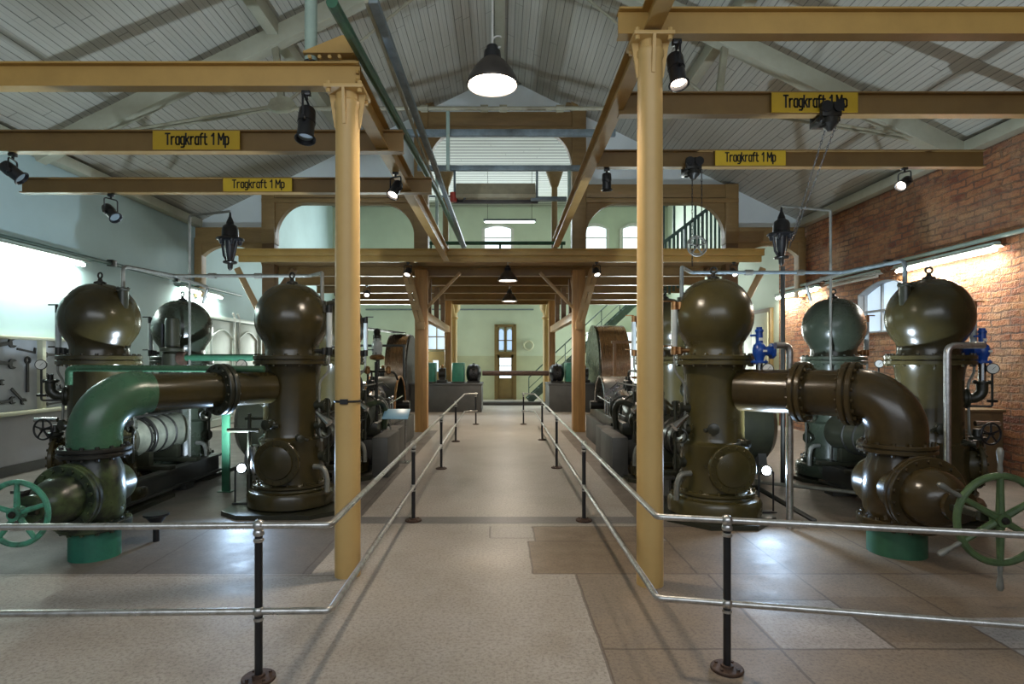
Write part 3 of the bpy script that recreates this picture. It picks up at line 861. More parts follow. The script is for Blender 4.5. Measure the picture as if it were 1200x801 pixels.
for s, side in ((-1, 'left'), (1, 'right')):
    t = tpost('timber_post', 'stained timber post beside the aisle, %s of the rear hall opening, with splayed planks' % side, s * 1.93, GY, 0, 3.96, 0.30, 'wood', 'timber posts along the aisle')
    # splayed slotted twin plank on the outer side
    mb = MB()
    a, b = Vector((s * -0.02, -0.20, 2.55)), Vector((s * 0.36, -0.20, 3.95))
    mb.bar(a + Vector((-0.055, 0, 0)), b + Vector((-0.07, 0, 0)), 0.05, 0.10, 0.004, (1, 0, 0))
    mb.bar(a + Vector((0.055, 0, 0)), b + Vector((0.07, 0, 0)), 0.05, 0.10, 0.004, (1, 0, 0))
    for f in (0.03, 0.36, 0.68, 0.96):
        p = a.lerp(b, f)
        mb.box(p.x - 0.09, p.x + 0.09, p.y - 0.045, p.y + 0.045, p.z - 0.09, p.z + 0.09, 0.004)
    mb.build('splayed_plank', 'timber_lit', t)
    MB().bar((s * -0.05, -0.05, 2.95), (s * -0.95, -0.05, 3.9), 0.07, 0.07, 0.004).build('thin_brace', 'timber_lit', t)
    MB().bar((0, 0.1, 2.9), (0, 1.1, 3.9), 0.12, 0.12, 0.006).build('knee_brace', 'wood', t)
    tpost('timber_post', 'brown timber post farther down the aisle, %s side under the gallery end' % side, s * 1.93, 21.6, 0, 3.96, 0.24, 'wood', 'timber posts along the aisle')
    t = thing('side_rail', 'timber tie between the two posts %s of the aisle, with uprights to the gallery' % side, 'timber beam', (s * 1.93, GY + 0.15, 2.78))
    MB().box(-0.08, 0.08, 0, 7.18, 0, 0.22, 0.006).build('rail', 'wood', t)
    for y in (1.3, 3.2, 5.1):
        MB().box(-0.07, 0.07, y - 0.08, y + 0.08, 0.22, 1.18, 0.004).build('upright', 'wood_dark', t)
    t = thing('cream_column', 'slim dull cream column %s of the aisle near the rear wall' % side, 'column', (s * 1.82, 22.9, 0), 0, 'slim cream columns under the gallery')
    MB().lathe([(0.13, 0), (0.13, 3.35), (0.17, 3.4), (0.17, 3.45), (0.13, 3.5), (0.13, 3.6), (0.24, 3.75), (0.26, 3.95)], seg=20).build('shaft', 'cream_column', t)
    MB().bar((0, -0.05, 3.45), (0, -1.1, 3.92), 0.12, 0.12).build('bracket', 'cream_column', t)
    t = tpost('timber_post', 'outer timber post behind the %s vessels carrying the side arch' % side, s * 5.66, GY, 0, 4.6, 0.30, 'wood_dark', 'outer timber posts')
    MB().bar((s * -0.1, -0.12, 2.3), (s * 0.62, -0.45, 3.95), 0.14, 0.14, 0.006).build('knee_brace', 'timber_lit', t)
    MB().bar((s * 0.1, -0.05, 2.95), (s * -0.7, -0.3, 3.95), 0.12, 0.12, 0.006).build('knee_brace', 'wood_dark', t)

# screen above the gallery
def arch_piece(mb, x0, zs, zt, a, b, y0, dy, n=12):
    """spandrel between a post edge at x0 and a beam underside at zt; a may be negative"""
    pts = [(x0, zs), (x0, zt), (x0 + a, zt)]
    for i in range(n + 1):
        th = PI / 2 * i / n
        pts.append((x0 + a - a * math.sin(th), zs + (zt - zs) * math.cos(th)) if False else (x0 + a * (1 - math.sin(th)), zs + b * math.cos(th)))
    # drop duplicate end points
    out = [pts[0], pts[1], pts[2]] + [q for q in pts[3:] if abs(q[0] - x0) > 1e-4 or abs(q[1] - zs) > 1e-4]
    if abs(b - (zt - zs)) < 1e-6:
        out = [pts[0], pts[1]] + out[3:]
    mb.prism(out, (0, y0, 0), (1, 0, 0), (0, 0, 1), (0, dy, 0))

scr = thing('timber_screen', 'tall brown timber screen with a raised arched portal above the gallery', 'timber screen', (0, GY, 4.2))
for s in (-1, 1):
    MB().box(s * 1.93 - 0.17, s * 1.93 + 0.17, -0.16, 0.16, 0.05, 3.92, 0.012).build('portal_post', 'wood_up', scr)
    mb = MB()
    mb.box(s * 1.93 - 0.14, s * 1.93 + 0.14, -0.19, 0.19, 3.92, 4.05, 0.02)
    mb.prism([(s * 1.62, 3.85), (s * 1.98, 3.85), (s * 1.98, roofz(1.98) - 4.24), (s * 1.62, roofz(1.62) - 4.24)], (0, -0.12, 0), (1, 0, 0), (0, 0, 1), (0, 0.24, 0))
    mb.cyl((s * 1.93 - 0.1, -0.20, 3.83), (s * 1.93 - 0.1, 0.2, 3.83), 0.1, seg=14)
    mb.build('post_head', 'wood_up', scr)
    mb = MB()
    arch_piece(mb, s * 1.76, 2.25, 3.15, -s * 0.72, 0.9, -0.09, 0.18)
    mb.build('arch_brace', 'wood_up', scr)
    MB().box(s * 5.66 - 0.16, s * 5.66 + 0.16, -0.16, 0.16, 0.40, 1.85, 0.012).build('side_post', 'wood_up', scr)
    xa, xb = sorted((s * 2.1, s * 5.82))
    MB().box(xa, xb, -0.13, 0.13, 1.52, 1.85, 0.012).build('side_beam', 'wood_up', scr)
    MB().box(xa, xb, -0.17, 0.17, 1.40, 1.50, 0.012).build('side_moulding', 'wood_up', scr)
    mb = MB()
    arch_piece(mb, s * 2.1, 0.55, 1.40, s * 0.85, 0.85, -0.09, 0.18)
    mb.build('arch_brace', 'wood_up', scr)
    mb = MB()
    arch_piece(mb, s * 5.5, 0.55, 1.40, -s * 0.75, 0.85, -0.09, 0.18)
    mb.build('arch_brace', 'wood_up', scr)
    xa, xb = sorted((s * 5.82, s * 7.45))
    MB().box(xa, xb, -0.13, 0.13, 0.43, 0.80, 0.012).build('low_beam', 'wood_up', scr)
    mb = MB()
    arch_piece(mb, s * 5.82, -0.25, 0.43, s * 0.80, 0.62, -0.09, 0.18)
    arch_piece(mb, s * 7.45, -0.25, 0.43, -s * 0.80, 0.62, -0.09, 0.18)
    mb.build('arch_brace', 'wood_up', scr)
    MB().box(s * 7.39 - 0.09, s * 7.39 + 0.09, -0.12, 0.12, -0.9, 0.55, 0.012).build('wall_post', 'wood_up', scr)
MB().box(-1.76, 1.76, -0.13, 0.13, 3.28, 3.62, 0.012).build('portal_beam', 'wood_up', scr)
MB().box(-1.76, 1.76, -0.18, 0.18, 3.15, 3.26, 0.012).build('portal_moulding', 'wood_up', scr)

g = thing('gallery_edge_beam', 'long ochre edge beam of the gallery crossing the whole hall', 'gallery beam', (0, 13.1, 3.97))
mb = MB()
mb.box(-6.0, 5.95, -0.05, 0.05, 0.14, 0.28, 0.006)
mb.box(-5.9, 5.9, -0.02, 0.05, 0.0, 0.14, 0.006)
mb.box(-6.0, 5.95, -0.09, 0.07, 0.27, 0.29, 0.004)
mb.build('edge', 'ochre', g)
struct(MB().box(-5.75, 5.75, 13.2, 22.0, 0, 0.10).build('floor_gallery', 'deck_boards', loc=(0, 0, 4.10)))
for k, y in enumerate((14.55, 16.3, 18.2, 20.2, 21.9)):
    o = MB().ibeam((-5.75, 0, 0), (5.75, 0, 0), 0.12, 0.24).build('gallery_joist', 'ochre_dark', loc=(0, y, 3.975))
    tag(o, ['brown steel joist under the gallery right behind the timber screen', 'second brown gallery joist, above the nearer small pendant',
            'middle brown gallery joist behind the nearer small pendant', 'fourth brown gallery joist, behind the farther small pendant', 'last brown gallery joist before the rear wall'][k], 'joist', 'joists under the gallery')

# upper-level slender columns, hand rail, steel frame of pipes, hanging trough
for s, side in ((-1, 'left'), (1, 'right')):
    t = thing('slender_column', 'slender brown column on the gallery, %s of the hanging trough' % side, 'column', (s * 1.65, 17.6, 4.2), 0, 'slender columns on the gallery')
    MB().lathe([(0.10, 0), (0.09, 2.78), (0.12, 2.82), (0.26, 3.25), (0.26, 3.32)], seg=16).build('shaft', 'wood_up', t)
t = thing('gallery_rail', 'dark green hand rail across the gallery above the edge beam', 'rail', (0, 16.0, 4.2))
MB().cyl((-2.0, 0, 0.78), (1.8, 0, 0.78), 0.05, seg=10).build('rail', 'thin_green', t)
for x in (-1.9, 0, 1.7):
    MB().cyl((x, 0, 0), (x, 0, 0.78), 0.03, seg=8).build('upright', 'thin_green', t)

Yf = 11.6
t = thing('overhead_gantry', 'blue grey steel cross bars and drop pipes hung below the roof ridge', 'gantry', (0, Yf, 5.4))
def q(px, py, Y, o):
    return P(px, py, Y) - Vector(o)
o = (0, Yf, 5.4)
MB().bar(q(421, 156, Yf, o), q(721, 156, Yf, o), 0.10, 0.13, 0.006).build('upper_bar', 'bluegrey', t)
MB().bar(q(489, 197, Yf, o), q(680, 197, Yf, o), 0.09, 0.10, 0.006).build('lower_bar', 'bluegrey', t)
MB().bar(q(525, 128, Yf - 0.12, o), q(525, 200, Yf - 0.12, o), 0.07, 0.07, 0.006).build('drop_pipe', 'palegreen', t)
MB().bar(q(512, 197, Yf - 0.1, o), q(512, 274, Yf - 0.1, o), 0.06, 0.06, 0.006).build('drop_pipe', 'palegreen', t)
MB().bar(q(667, 197, Yf, o), q(667, 238, Yf, o), 0.06, 0.06, 0.006).build('drop_pipe', 'palegreen', t)
MB().cyl(q(503, 230, Yf + 0.1, o), q(548, 230, Yf + 0.1, o), 0.02, seg=8).build('side_pipe', 'bluegrey', t)
MB().cyl(q(622, 233, Yf + 0.1, o), q(664, 233, Yf + 0.1, o), 0.05, seg=8).build('side_pipe', 'bluegrey', t)
t = thing('hanging_trough', 'olive canvas trough hanging from the lower cross bar on two hangers', 'trough', tuple(P(581, 221, Yf + 0.25)))
MB().prism([(-0.16, 0.06), (0.16, 0.06), (0.26, -0.18), (0.20, -0.24), (-0.20, -0.24), (-0.26, -0.18)], (-0.80, 0, 0), (0, 1, 0), (0, 0, 1), (1.60, 0, 0)).build('trough', 'canopy', t)
for x in (-0.84, 0.84):
    MB().bar((x, 0, -0.25), (x, 0, 0.36), 0.04, 0.12, 0.004).build('hanger', 'bluegrey', t)
MB().box(-0.86, 0.86, -0.05, 0.05, -0.30, -0.22).build('keel', 'shade', t)
t = thing('red_valve', 'small red and black valve on the pipe left of the hanging trough', 'valve', tuple(P(533, 231, Yf + 0.1)))
mb = MB()
mb.cyl((-0.03, 0, -0.09), (-0.03, 0, 0.09), 0.07, seg=14)
mb.build('body', paint('red_enamel', (0.45, 0.05, 0.03)), t)
MB().torus((0.12, 0, 0), (0.3, 1, 0), 0.09, 0.02, 16, 6).build('lever_wheel', 'black', t)

# pipes running back under the roof, left of the aisle
tag(MB().tube([(-1.16, 4.0, 4.22), (-0.98, 9.0, 4.36), (-0.88, 14.0, 4.46)], 0.042, 10).build('green_pipe', 'thin_green'), 'long dark green pipe slanting back under the roof beside the left girder', 'pipe')
t = thing('conduit_channel', 'long grey steel channel with pale cable running back beside the green pipe', 'cable channel', (-0.92, 4.2, 4.36))
MB().bar((0, 0, 0), (0.08, 9.6, 0.09), 0.07, 0.05, 0.004).build('channel', 'bluegrey', t)
MB().tube([(-0.05, 0, -0.01), (-0.05, 4.0, 0.0), (0.03, 9.6, 0.09)], 0.018, 6).build('cable', 'rod', t)
t = thing('drop_pipe', 'pale green upright pipe standing on the nearest left crane beam', 'pipe', (-1.545, LY, ZL1))
MB().cyl((0, 0, 0.01), (0, 0, 2.75), 0.05, seg=16).build('pipe', 'palegreen', t)
MB().cyl((0, 0, 0), (0, 0, 0.02), 0.055, seg=16).build('foot', 'black', t)

# stairs
def staircase(name, label, x0, z0, x1, z1, y, wdt):
    t = thing(name, label, 'staircase', (x0, y, z0))
    dx, dz = x1 - x0, z1 - z0
    for yy in (-wdt / 2, wdt / 2):
        MB().bar((0, yy, 0.0), (dx, yy, dz), 0.06, 0.26, 0.004).build('stringer', 'stairgreen', t)
    n = max(3, int(abs(dz) / 0.2))
    mb = MB()
    for k in range(n):
        f = (k + 0.5) / n
        mb.box(dx * f - 0.14, dx * f + 0.14, -wdt / 2, wdt / 2, dz * f - 0.02, dz * f + 0.02)
    mb.build('treads', 'stairgreen', t)
    mb = MB()
    hh = 0.95
    mb.cyl((0, -wdt / 2, hh), (dx, -wdt / 2, dz + hh), 0.025, seg=8)
    mb.cyl((0, -wdt / 2, hh * 0.55), (dx, -wdt / 2, dz + hh * 0.55), 0.016, seg=8)
    for k in range(7):
        f = k / 6
        mb.cyl((dx * f, -wdt / 2, dz * f), (dx * f, -wdt / 2, dz * f + hh), 0.02, seg=8)
    mb.build('handrail', 'stairgreen', t)
    return t
staircase('staircase', 'green steel staircase climbing from the rear floor to the gallery', 1.15, 0.12, 5.5, 4.15, 23.6, 0.9)
t = thing('upper_stair_flight', 'green boarded stair flight seen through the right upper arch', 'staircase', (4.6, 18.0, 4.2))
A = [P(770, 290, 18.0) - Vector((4.6, 18.0, 4.2)), P(838, 238, 18.0) - Vector((4.6, 18.0, 4.2))]
A[0].y = A[1].y = 0
d = A[1] - A[0]
A[1] = A[0] + d * 1.5
MB().bar(A[0], A[1], 0.05, 0.10).build('hand_rail', 'stairgreen', t)
lo = Vector((0.95, 0, -1.05))
MB().bar(A[0] + lo, A[1] + lo, 0.06, 0.22).build('stringer', 'palegreen', t)
mb = MB()
for k in range(22):
    f = k / 21
    p = A[0].lerp(A[1], f)
    mb.bar(p, p + Vector((0, 0, -1.75)), 0.075, 0.02, 0, (0, 1, 0))
mb.build('balustrade', 'stairgreen', t)
mb = MB()
for k in range(5):
    p = A[0] + Vector((-0.1 + 0.33 * k, 0, 0))
    mb.bar(p + Vector((0, 0.1, 0.0)), p + Vector((0, 0.1, 1.7)), 0.07, 0.03, 0, (0, 1, 0))
mb.build('upper_slat', 'stairgreen', t)
tag(MB().torus((0, 0, 0), (0, 1, 0), 0.20, 0.04, 24, 8).build('wall_ring', 'ivory', loc=(1.27, RY - 0.06, 2.42)), 'pale round ring on the rear wall right of the door', 'ring')
t = thing('wall_conduit', 'grey pipe fixed along the rear wall above the door', 'pipe', (-1.5, RY - 0.08, 4.02))
MB().cyl((-4.5, 0, -0.0), (3.0, 0, 0.0), 0.035, seg=8).build('pipe', 'bluegrey', t)
MB().cyl((-1.8, 0, 0.45), (5.0, 0, 0.45), 0.025, seg=8).build('thin_pipe', 'rod', t)
# ------------------------------------------------------------------ pressure vessels
def gauge(parent, loc, aim, r=0.055, stem=0.3):
    """round dial gauge on a thin stem; aim is the horizontal direction it faces"""
    loc, aim = Vector(loc), Vector(aim).normalized()
    mb = MB()
    mb.lathe([(r * 0.9, -0.02), (r, -0.018), (r, 0.014), (r * 1.08, 0.016), (r * 1.08, 0.024), (r * 0.9, 0.024)], loc, aim, 24)
    mb.tube([loc - Vector((0, 0, r)), loc - Vector((0, 0, r + stem))], 0.012, 8)
    g = mb.build('pressure_gauge', 'iron', parent)
    MB().cyl(loc + aim * 0.020, loc + aim * 0.0265, r * 0.92, seg=24).build('dial', 'white', g)
    u = Vector((0, 0, 1)).cross(aim)
    MB().bar(loc + aim * 0.028 - u * r * 0.15 - Vector((0, 0, r * 0.2)), loc + aim * 0.028 + u * r * 0.45 + Vector((0, 0, r * 0.45)), 0.006, 0.003).build('needle', 'ink', g)
    return g

def hand_wheel(name, mat, parent, c, axis, R, r, spokes=5, hub=0.035, pegs=0):
    c, axis = Vector(c), Vector(axis).normalized()
    a, u, v = frame(axis)
    mb = MB()
    mb.torus(c, axis, R, r, 40, 10)
    mb.cyl(c - a * hub * 0.8, c + a * hub * 0.8, hub, seg=18)
    for k in range(spokes):
        t = 2 * PI * k / spokes + PI / 2
        d = u * math.cos(t) + v * math.sin(t)
        mb.tube([c + d * hub * 0.7, c + d * (R - r * 0.5)], lambda f: r * (1.05 - 0.25 * f), 8)
    wh = mb.build(name, mat, parent)
    MB().lathe([(hub * 0.5, 0), (hub * 0.55, 0.008), (hub * 0.4, 0.022), (0.004, 0.025)], c + a * hub * 0.8, a, 14).build('hub_nut', 'iron', wh)
    for k in range(pegs):
        t = 2 * PI * k / pegs + PI / 2
        d = u * math.cos(t) + v * math.sin(t)
        MB().lathe([(0.014, 0), (0.018, 0.03), (0.013, 0.07), (0.022, 0.13), (0.024, 0.16), (0.015, 0.185), (0.003, 0.19)], c + d * (R + r * 0.6), d, 12).build('grip', 'grey_pipe', wh)
    return wh

def vessel(label, x, y, s, cover_dir, glass_side, valve=None, mat='vessel', front=True, low=False, flatter=1.0):
    """air vessel with onion dome; s = -1 left, +1 right side of the hall"""
    t = thing('pressure_vessel', label, 'pressure vessel', (x, y, 0), 0, 'domed pump vessels')
    # square slab, ring foot, body
    mb = MB()
    pts = [(0.64 * math.cos(PI / 4 * k + PI / 8), 0.64 * math.sin(PI / 4 * k + PI / 8)) for k in range(8)] if s > 0 else [(-0.66, -0.40), (-0.40, -0.60), (0.40, -0.60), (0.62, -0.40), (0.62, 0.5), (-0.66, 0.5)]
    mb.prism(pts, (0, 0, 0.0), (1, 0, 0), (0, 1, 0), (0, 0, 0.05))
    mb.build('base_slab', 'vessel_dark', t)
    mb = MB()
    mb.lathe([(0.46, 0.05), (0.50, 0.07), (0.505, 0.19), (0.48, 0.235), (0.43, 0.25), (0.42, 0.27), (0.44, 0.29), (0.44, 0.315), (0.40, 0.33)], seg=44)
    for k in range(14):
        a = 2 * PI * k / 14
        mb.cyl((0.415 * math.cos(a), 0.415 * math.sin(a), 0.31), (0.415 * math.cos(a), 0.415 * math.sin(a), 0.35), 0.018, seg=6)
    mb.build('foot_ring', mat, t)
    mb = MB()
    mb.lathe([(0.385, 0.33), (0.375, 0.40), (0.365, 0.78), (0.375, 0.80), (0.375, 0.83), (0.335, 0.86), (0.322, 0.90), (0.318, 1.55), (0.330, 1.66), (0.345, 1.70)], seg=44)
    mb.build('body', mat, t)
    mb = MB()
    mb.flange((0, 0, 1.755), (0, 0, 1), 0.435, 0.10, 18, 0.017, 0.008)
    mb.build('neck_flange', mat, t)
    mb = MB()
    fz = flatter
    prof = [(0.315, 1.80), (0.305, 1.86), (0.303, 1.90), (0.318, 1.955), (0.355, 2.01), (0.395, 2.08), (0.418, 2.16), (0.425, 2.235), (0.418, 2.31), (0.397, 2.395), (0.360, 2.475), (0.305, 2.55), (0.235, 2.61), (0.155, 2.648), (0.07, 2.664), (0.002, 2.667)]
    mb.lathe(prof, seg=64)
    mb.build('dome', mat, t, 60)
    mb = MB()
    mb.lathe([(0.07, 2.655), (0.065, 2.685), (0.028, 2.70), (0.02, 2.73)], seg=16)
    mb.torus((0, 0, 2.765), (0.35, 1, 0), 0.033, 0.011, 20, 8)
    mb.build('lifting_eye', 'iron', t)
    # pipe boss on the dome shoulder, towards the sister vessel
    bx = -s * 0.36 if front == 'in' else s * -0.30
    # round inspection cover low on the body
    d = Vector((cover_dir[0], cover_dir[1], 0)).normalized()
    zc = 0.60
    mb = MB()
    mb.cyl(d * 0.12 + Vector((0, 0, zc)), d * 0.40 + Vector((0, 0, zc)), 0.20, seg=32)
    mb.flange(d * 0.425 + Vector((0, 0, zc)), d, 0.262, 0.05, 16, 0.017)
    cv = mb.build('inspection_cover', mat, t)
    MB().lathe([(0.195, 0.0), (0.185, 0.016), (0.12, 0.036), (0.0, 0.045)], d * 0.45 + Vector((0, 0, zc)), d, 32).build('cover_lid', mat, cv)
    # side valve nozzle
    n = Vector((s * 0.72, -0.69, 0)).normalized() if not low else Vector((s * 0.95, -0.3, 0)).normalized()
    mb = MB()
    b = n * 0.30 + Vector((0, 0, 1.33))
    mb.lathe([(0.105, 0), (0.105, 0.03), (0.07, 0.035), (0.07, 0.08)], b, n, 20)
    mb.tube([b + n * 0.02, b + n * 0.14, b + n * 0.20 + Vector((0, 0, 0.06)), b + n * 0.20 + Vector((0, 0, 0.17))], 0.055, 14, 0.08)
    mb.flange(b + n * 0.20 + Vector((0, 0, 0.18)), (0, 0, 1), 0.088, 0.024, 6, 0.009)
    mb.flange(b + n * 0.045, n, 0.115, 0.03, 8, 0.010)
    mb.build('side_nozzle', 'vessel_dark', t)
    top = b + n * 0.20 + Vector((0, 0, 0.19))
    if valve:
        MB().cyl(top, top + Vector((0, 0, 0.20)), 0.036, seg=18).build('valve_pipe', 'chrome', t)
        vb = top + Vector((0, 0, 0.20))
        side = Vector((valve, 0, 0))
        mb = MB()
        mb.flange(vb + Vector((0, 0, 0.012)), (0, 0, 1), 0.088, 0.024, 4, 0.010)
        mb.lathe([(0.045, 0.02), (0.050, 0.06), (0.068, 0.10), (0.072, 0.14), (0.06, 0.19), (0.036, 0.215), (0.036, 0.33), (0.044, 0.335), (0.044, 0.355), (0.03, 0.365), (0.03, 0.385)], vb, (0, 0, 1), 20)
        mb.cyl(vb + Vector((0, 0, 0.13)), vb + Vector((0, 0, 0.13)) + side * 0.13, 0.048, seg=16)
        mb.flange(vb + Vector((0, 0, 0.13)) + side * 0.135, side, 0.085, 0.026, 4, 0.010)
        sv = mb.build('safety_valve', 'blue', t)
        MB().bar(vb + Vector((0.03, 0, 0.30)), vb + Vector((-0.10, -0.01, 0.295)), 0.018, 0.022, 0.003).build('lever', 'blue', sv)
        MB().box(vb.x - 0.018, vb.x + 0.018, vb.y - 0.046, vb.y - 0.034, vb.z + 0.24, vb.z + 0.27).build('label_plate', 'white', sv)
        MB().box(vb.x + 0.01, vb.x + 0.05, vb.y - 0.078, vb.y - 0.07, vb.z + 0.12, vb.z + 0.14).build('name_plate', 'white', sv)
    else:
        MB().cyl(top, top + Vector((0, 0, 0.07)), 0.030, seg=14).build('blank_plug', 'iron', t)
    # gauge beside the nozzle
    gx = n * 0.50 + Vector((s * 0.06, -0.06, 1.66 if valve else 1.70))
    gauge(t, gx, (-x * 0.6, -y, 0), 0.055, 0.30)
    mb = MB()
    e = gx - Vector((0, 0, 0.355))
    mb.tube([e, e - Vector((0, 0, 0.06)), e - Vector((0, 0, 0.06)) - n * 0.22], 0.012, 8, 0.03)
    mb.cyl(e + Vector((s * -0.05, 0, 0)), e + Vector((s * 0.05, 0, 0)), 0.016, seg=8)
    mb.build('gauge_pipe', 'iron', t)
    # sight glass from dome shoulder to the neck flange
    gs = glass_side
    for z in (1.86, 2.36):
        mb = MB()
        mb.tube([(gs * 0.27, -0.05, z), (gs * 0.47, -0.05, z)], 0.026, 10)
        mb.cyl((gs * 0.46, -0.05, z - 0.045), (gs * 0.46, -0.05, z + 0.045), 0.036, seg=12)
        mb.cyl((gs * 0.40, -0.05, z - 0.04), (gs * 0.40, -0.05, z + 0.04), 0.034, seg=12)
        mb.cyl((gs * 0.46, -0.05, z + 0.05), (gs * 0.58, -0.05, z + 0.05), 0.009, seg=6)
        mb.build('glass_cock', 'copper' if s > 0 else 'iron', t)
    MB().cyl((gs * 0.46, -0.05, 1.90), (gs * 0.46, -0.05, 2.32), 0.034, seg=18).build('sight_glass', 'glass_tube', t)
    mb = MB()
    mb.tube([(gs * 0.46, -0.05, 1.84), (gs * 0.46, -0.07, 1.62), (gs * 0.36, -0.10, 1.50), (gs * 0.36, -0.12, 0.95), (gs * 0.40, -0.14, 0.80)], 0.014, 8, 0.06)
    mb.build('drain_pipe', 'grey_pipe', t)
    # little valves low on the body
    for (a, z, k) in ((-0.35, 1.02, 0.055), (0.55, 0.86, 0.04)):
        mb = MB()
        dd = Vector((math.sin(a), -math.cos(a), 0))
        mb.lathe([(k, 0), (k, 0.05), (k * 0.75, 0.06), (k * 0.75, 0.11), (k * 1.1, 0.115), (k * 1.1, 0.15), (k * 0.3, 0.16)], dd * 0.30 + Vector((0, 0, z)), dd, 14)
        mb.tube([dd * 0.38 + Vector((0, 0, z)), dd * 0.38 + Vector((s * -0.10, 0, z - 0.02))], k * 0.4, 8)
        mb.build('try_cock', 'vessel_dark', t)
    # side valve gear on the aisle side
    mb = MB()
    for z in (0.62, 0.98, 1.22):
        mb.cyl((-s * 0.28, -0.06, z), (-s * 0.46, -0.10, z), 0.06, 0.05, 16)
        mb.flange((-s * 0.44, -0.10, z), (-s, -0.2, 0), 0.085, 0.03, 6, 0.010)
    mb.tube([(-s * 0.47, -0.12, 0.55), (-s * 0.47, -0.12, 1.30)], 0.016, 8)
    mb.torus((-s * 0.43, -0.16, 0.92), (0.3 * s, 1, 0), 0.075, 0.012, 20, 6)
    mb.cyl((-s * 0.43, -0.16, 0.92), (-s * 0.40, 0.0, 0.92), 0.012, seg=8)
    mb.build('valve_gear', 'vessel_dark', t)
    MB().tube([(-s * 0.33, -0.22, 0.52), (-s * 0.46, -0.26, 0.52), (-s * 0.50, -0.27, 0.40), (-s * 0.50, -0.27, 0.24)], 0.030, 10, 0.1).build('bypass_pipe', 'grey_pipe', t)
    mb = MB()
    mb.cyl((-s * 0.36, -0.22, 1.15), (-s * 0.52, -0.26, 1.02), 0.020, 0.05, 12)
    mb.build('oil_funnel', 'chrome', t)
    return t

YLf, YLb, YRf, YRb = 6.95, 8.9, 6.55, 8.6
XLi, XLo, XRi, XRo = -2.49, -4.79, 2.41, 4.84
v1 = vessel('olive domed vessel just left of the left yellow column, nearest the aisle', XLi, YLf, -1, (-0.05, -1), 1)
v2 = vessel('outer left front domed vessel beside the wrench board', XLo, YLf, -1, (-0.95, -0.35), -1, None, 'vessel', True, True)
v3 = vessel('left rear domed vessel, behind the long green pipe nearer the wall', XLo - 0.08, YLb, -1, (-0.9, -0.4), -1, None, 'vessel_teal', False, True)
v4 = vessel('left rear domed vessel mostly hidden behind the left yellow column', XLi - 0.02, YLb, -1, (-0.4, -0.9), 1, None, 'vessel', False)
v5 = vessel('olive domed vessel just right of the right column, with cobalt blue valve', XRi, YRf, 1, (0.10, -1), -1, 1, 'vessel_lamplit')
v6 = vessel('outer right front domed vessel before the brick wall, with blue valve at its right', XRo, YRf, 1, (0.95, -0.35), 1, -1, 'vessel', True, True)
v7 = vessel('right rear domed vessel in front of the brick wall window, no blue valve', XRo + 0.10, YRb, 1, (0.9, -0.4), 1, None, 'vessel_teal', False, True)
v8 = vessel('right rear domed vessel mostly hidden behind the right yellow column', XRi + 0.02, YRb, 1, (0.3, -0.9), -1, None, 'vessel', False)

# thick relief stack on the rear left vessel
t = thing('relief_stack', 'dark ribbed relief valve in front of the left rear dome', 'valve', (-4.70, 8.32, 1.32))
mb = MB()
mb.lathe([(0.13, 0.0), (0.13, 0.05), (0.16, 0.06), (0.16, 0.10), (0.11, 0.12), (0.11, 0.28), (0.17, 0.29), (0.17, 0.33), (0.13, 0.35), (0.13, 0.52), (0.10, 0.55), (0.16, 0.56), (0.16, 0.60), (0.10, 0.62), (0.095, 0.98), (0.085, 1.03), (0.02, 1.04)], seg=24)
mb.build('stack', 'vessel_dark', t)
MB().cyl((-0.13, -0.02, 0.62), (-0.13, -0.02, 0.95), 0.02, seg=8).build('spindle', 'black', t)
MB().cyl((0.10, 0, 0.46), (0.20, 0, 0.46), 0.10, seg=20).build('outlet', 'rust', t)
tag(MB().tube([(-4.50, 8.32, 1.79), (-2.95, 8.32, 1.79)], 0.05, 12).build('branch_pipe', 'thin_green'), 'dark green horizontal pipe from the relief valve to the aisle side vessel', 'pipe')
tag(MB().tube([(-4.72, 6.35, 1.48), (-4.72, 6.35, 1.66), (-4.60, 6.35, 1.665), (-2.58, 6.35, 1.655)], 0.036, 12, 0.08).build('cross_pipe', 'green_pipe'), 'long bright green horizontal pipe crossing in front of the left vessels', 'pipe')

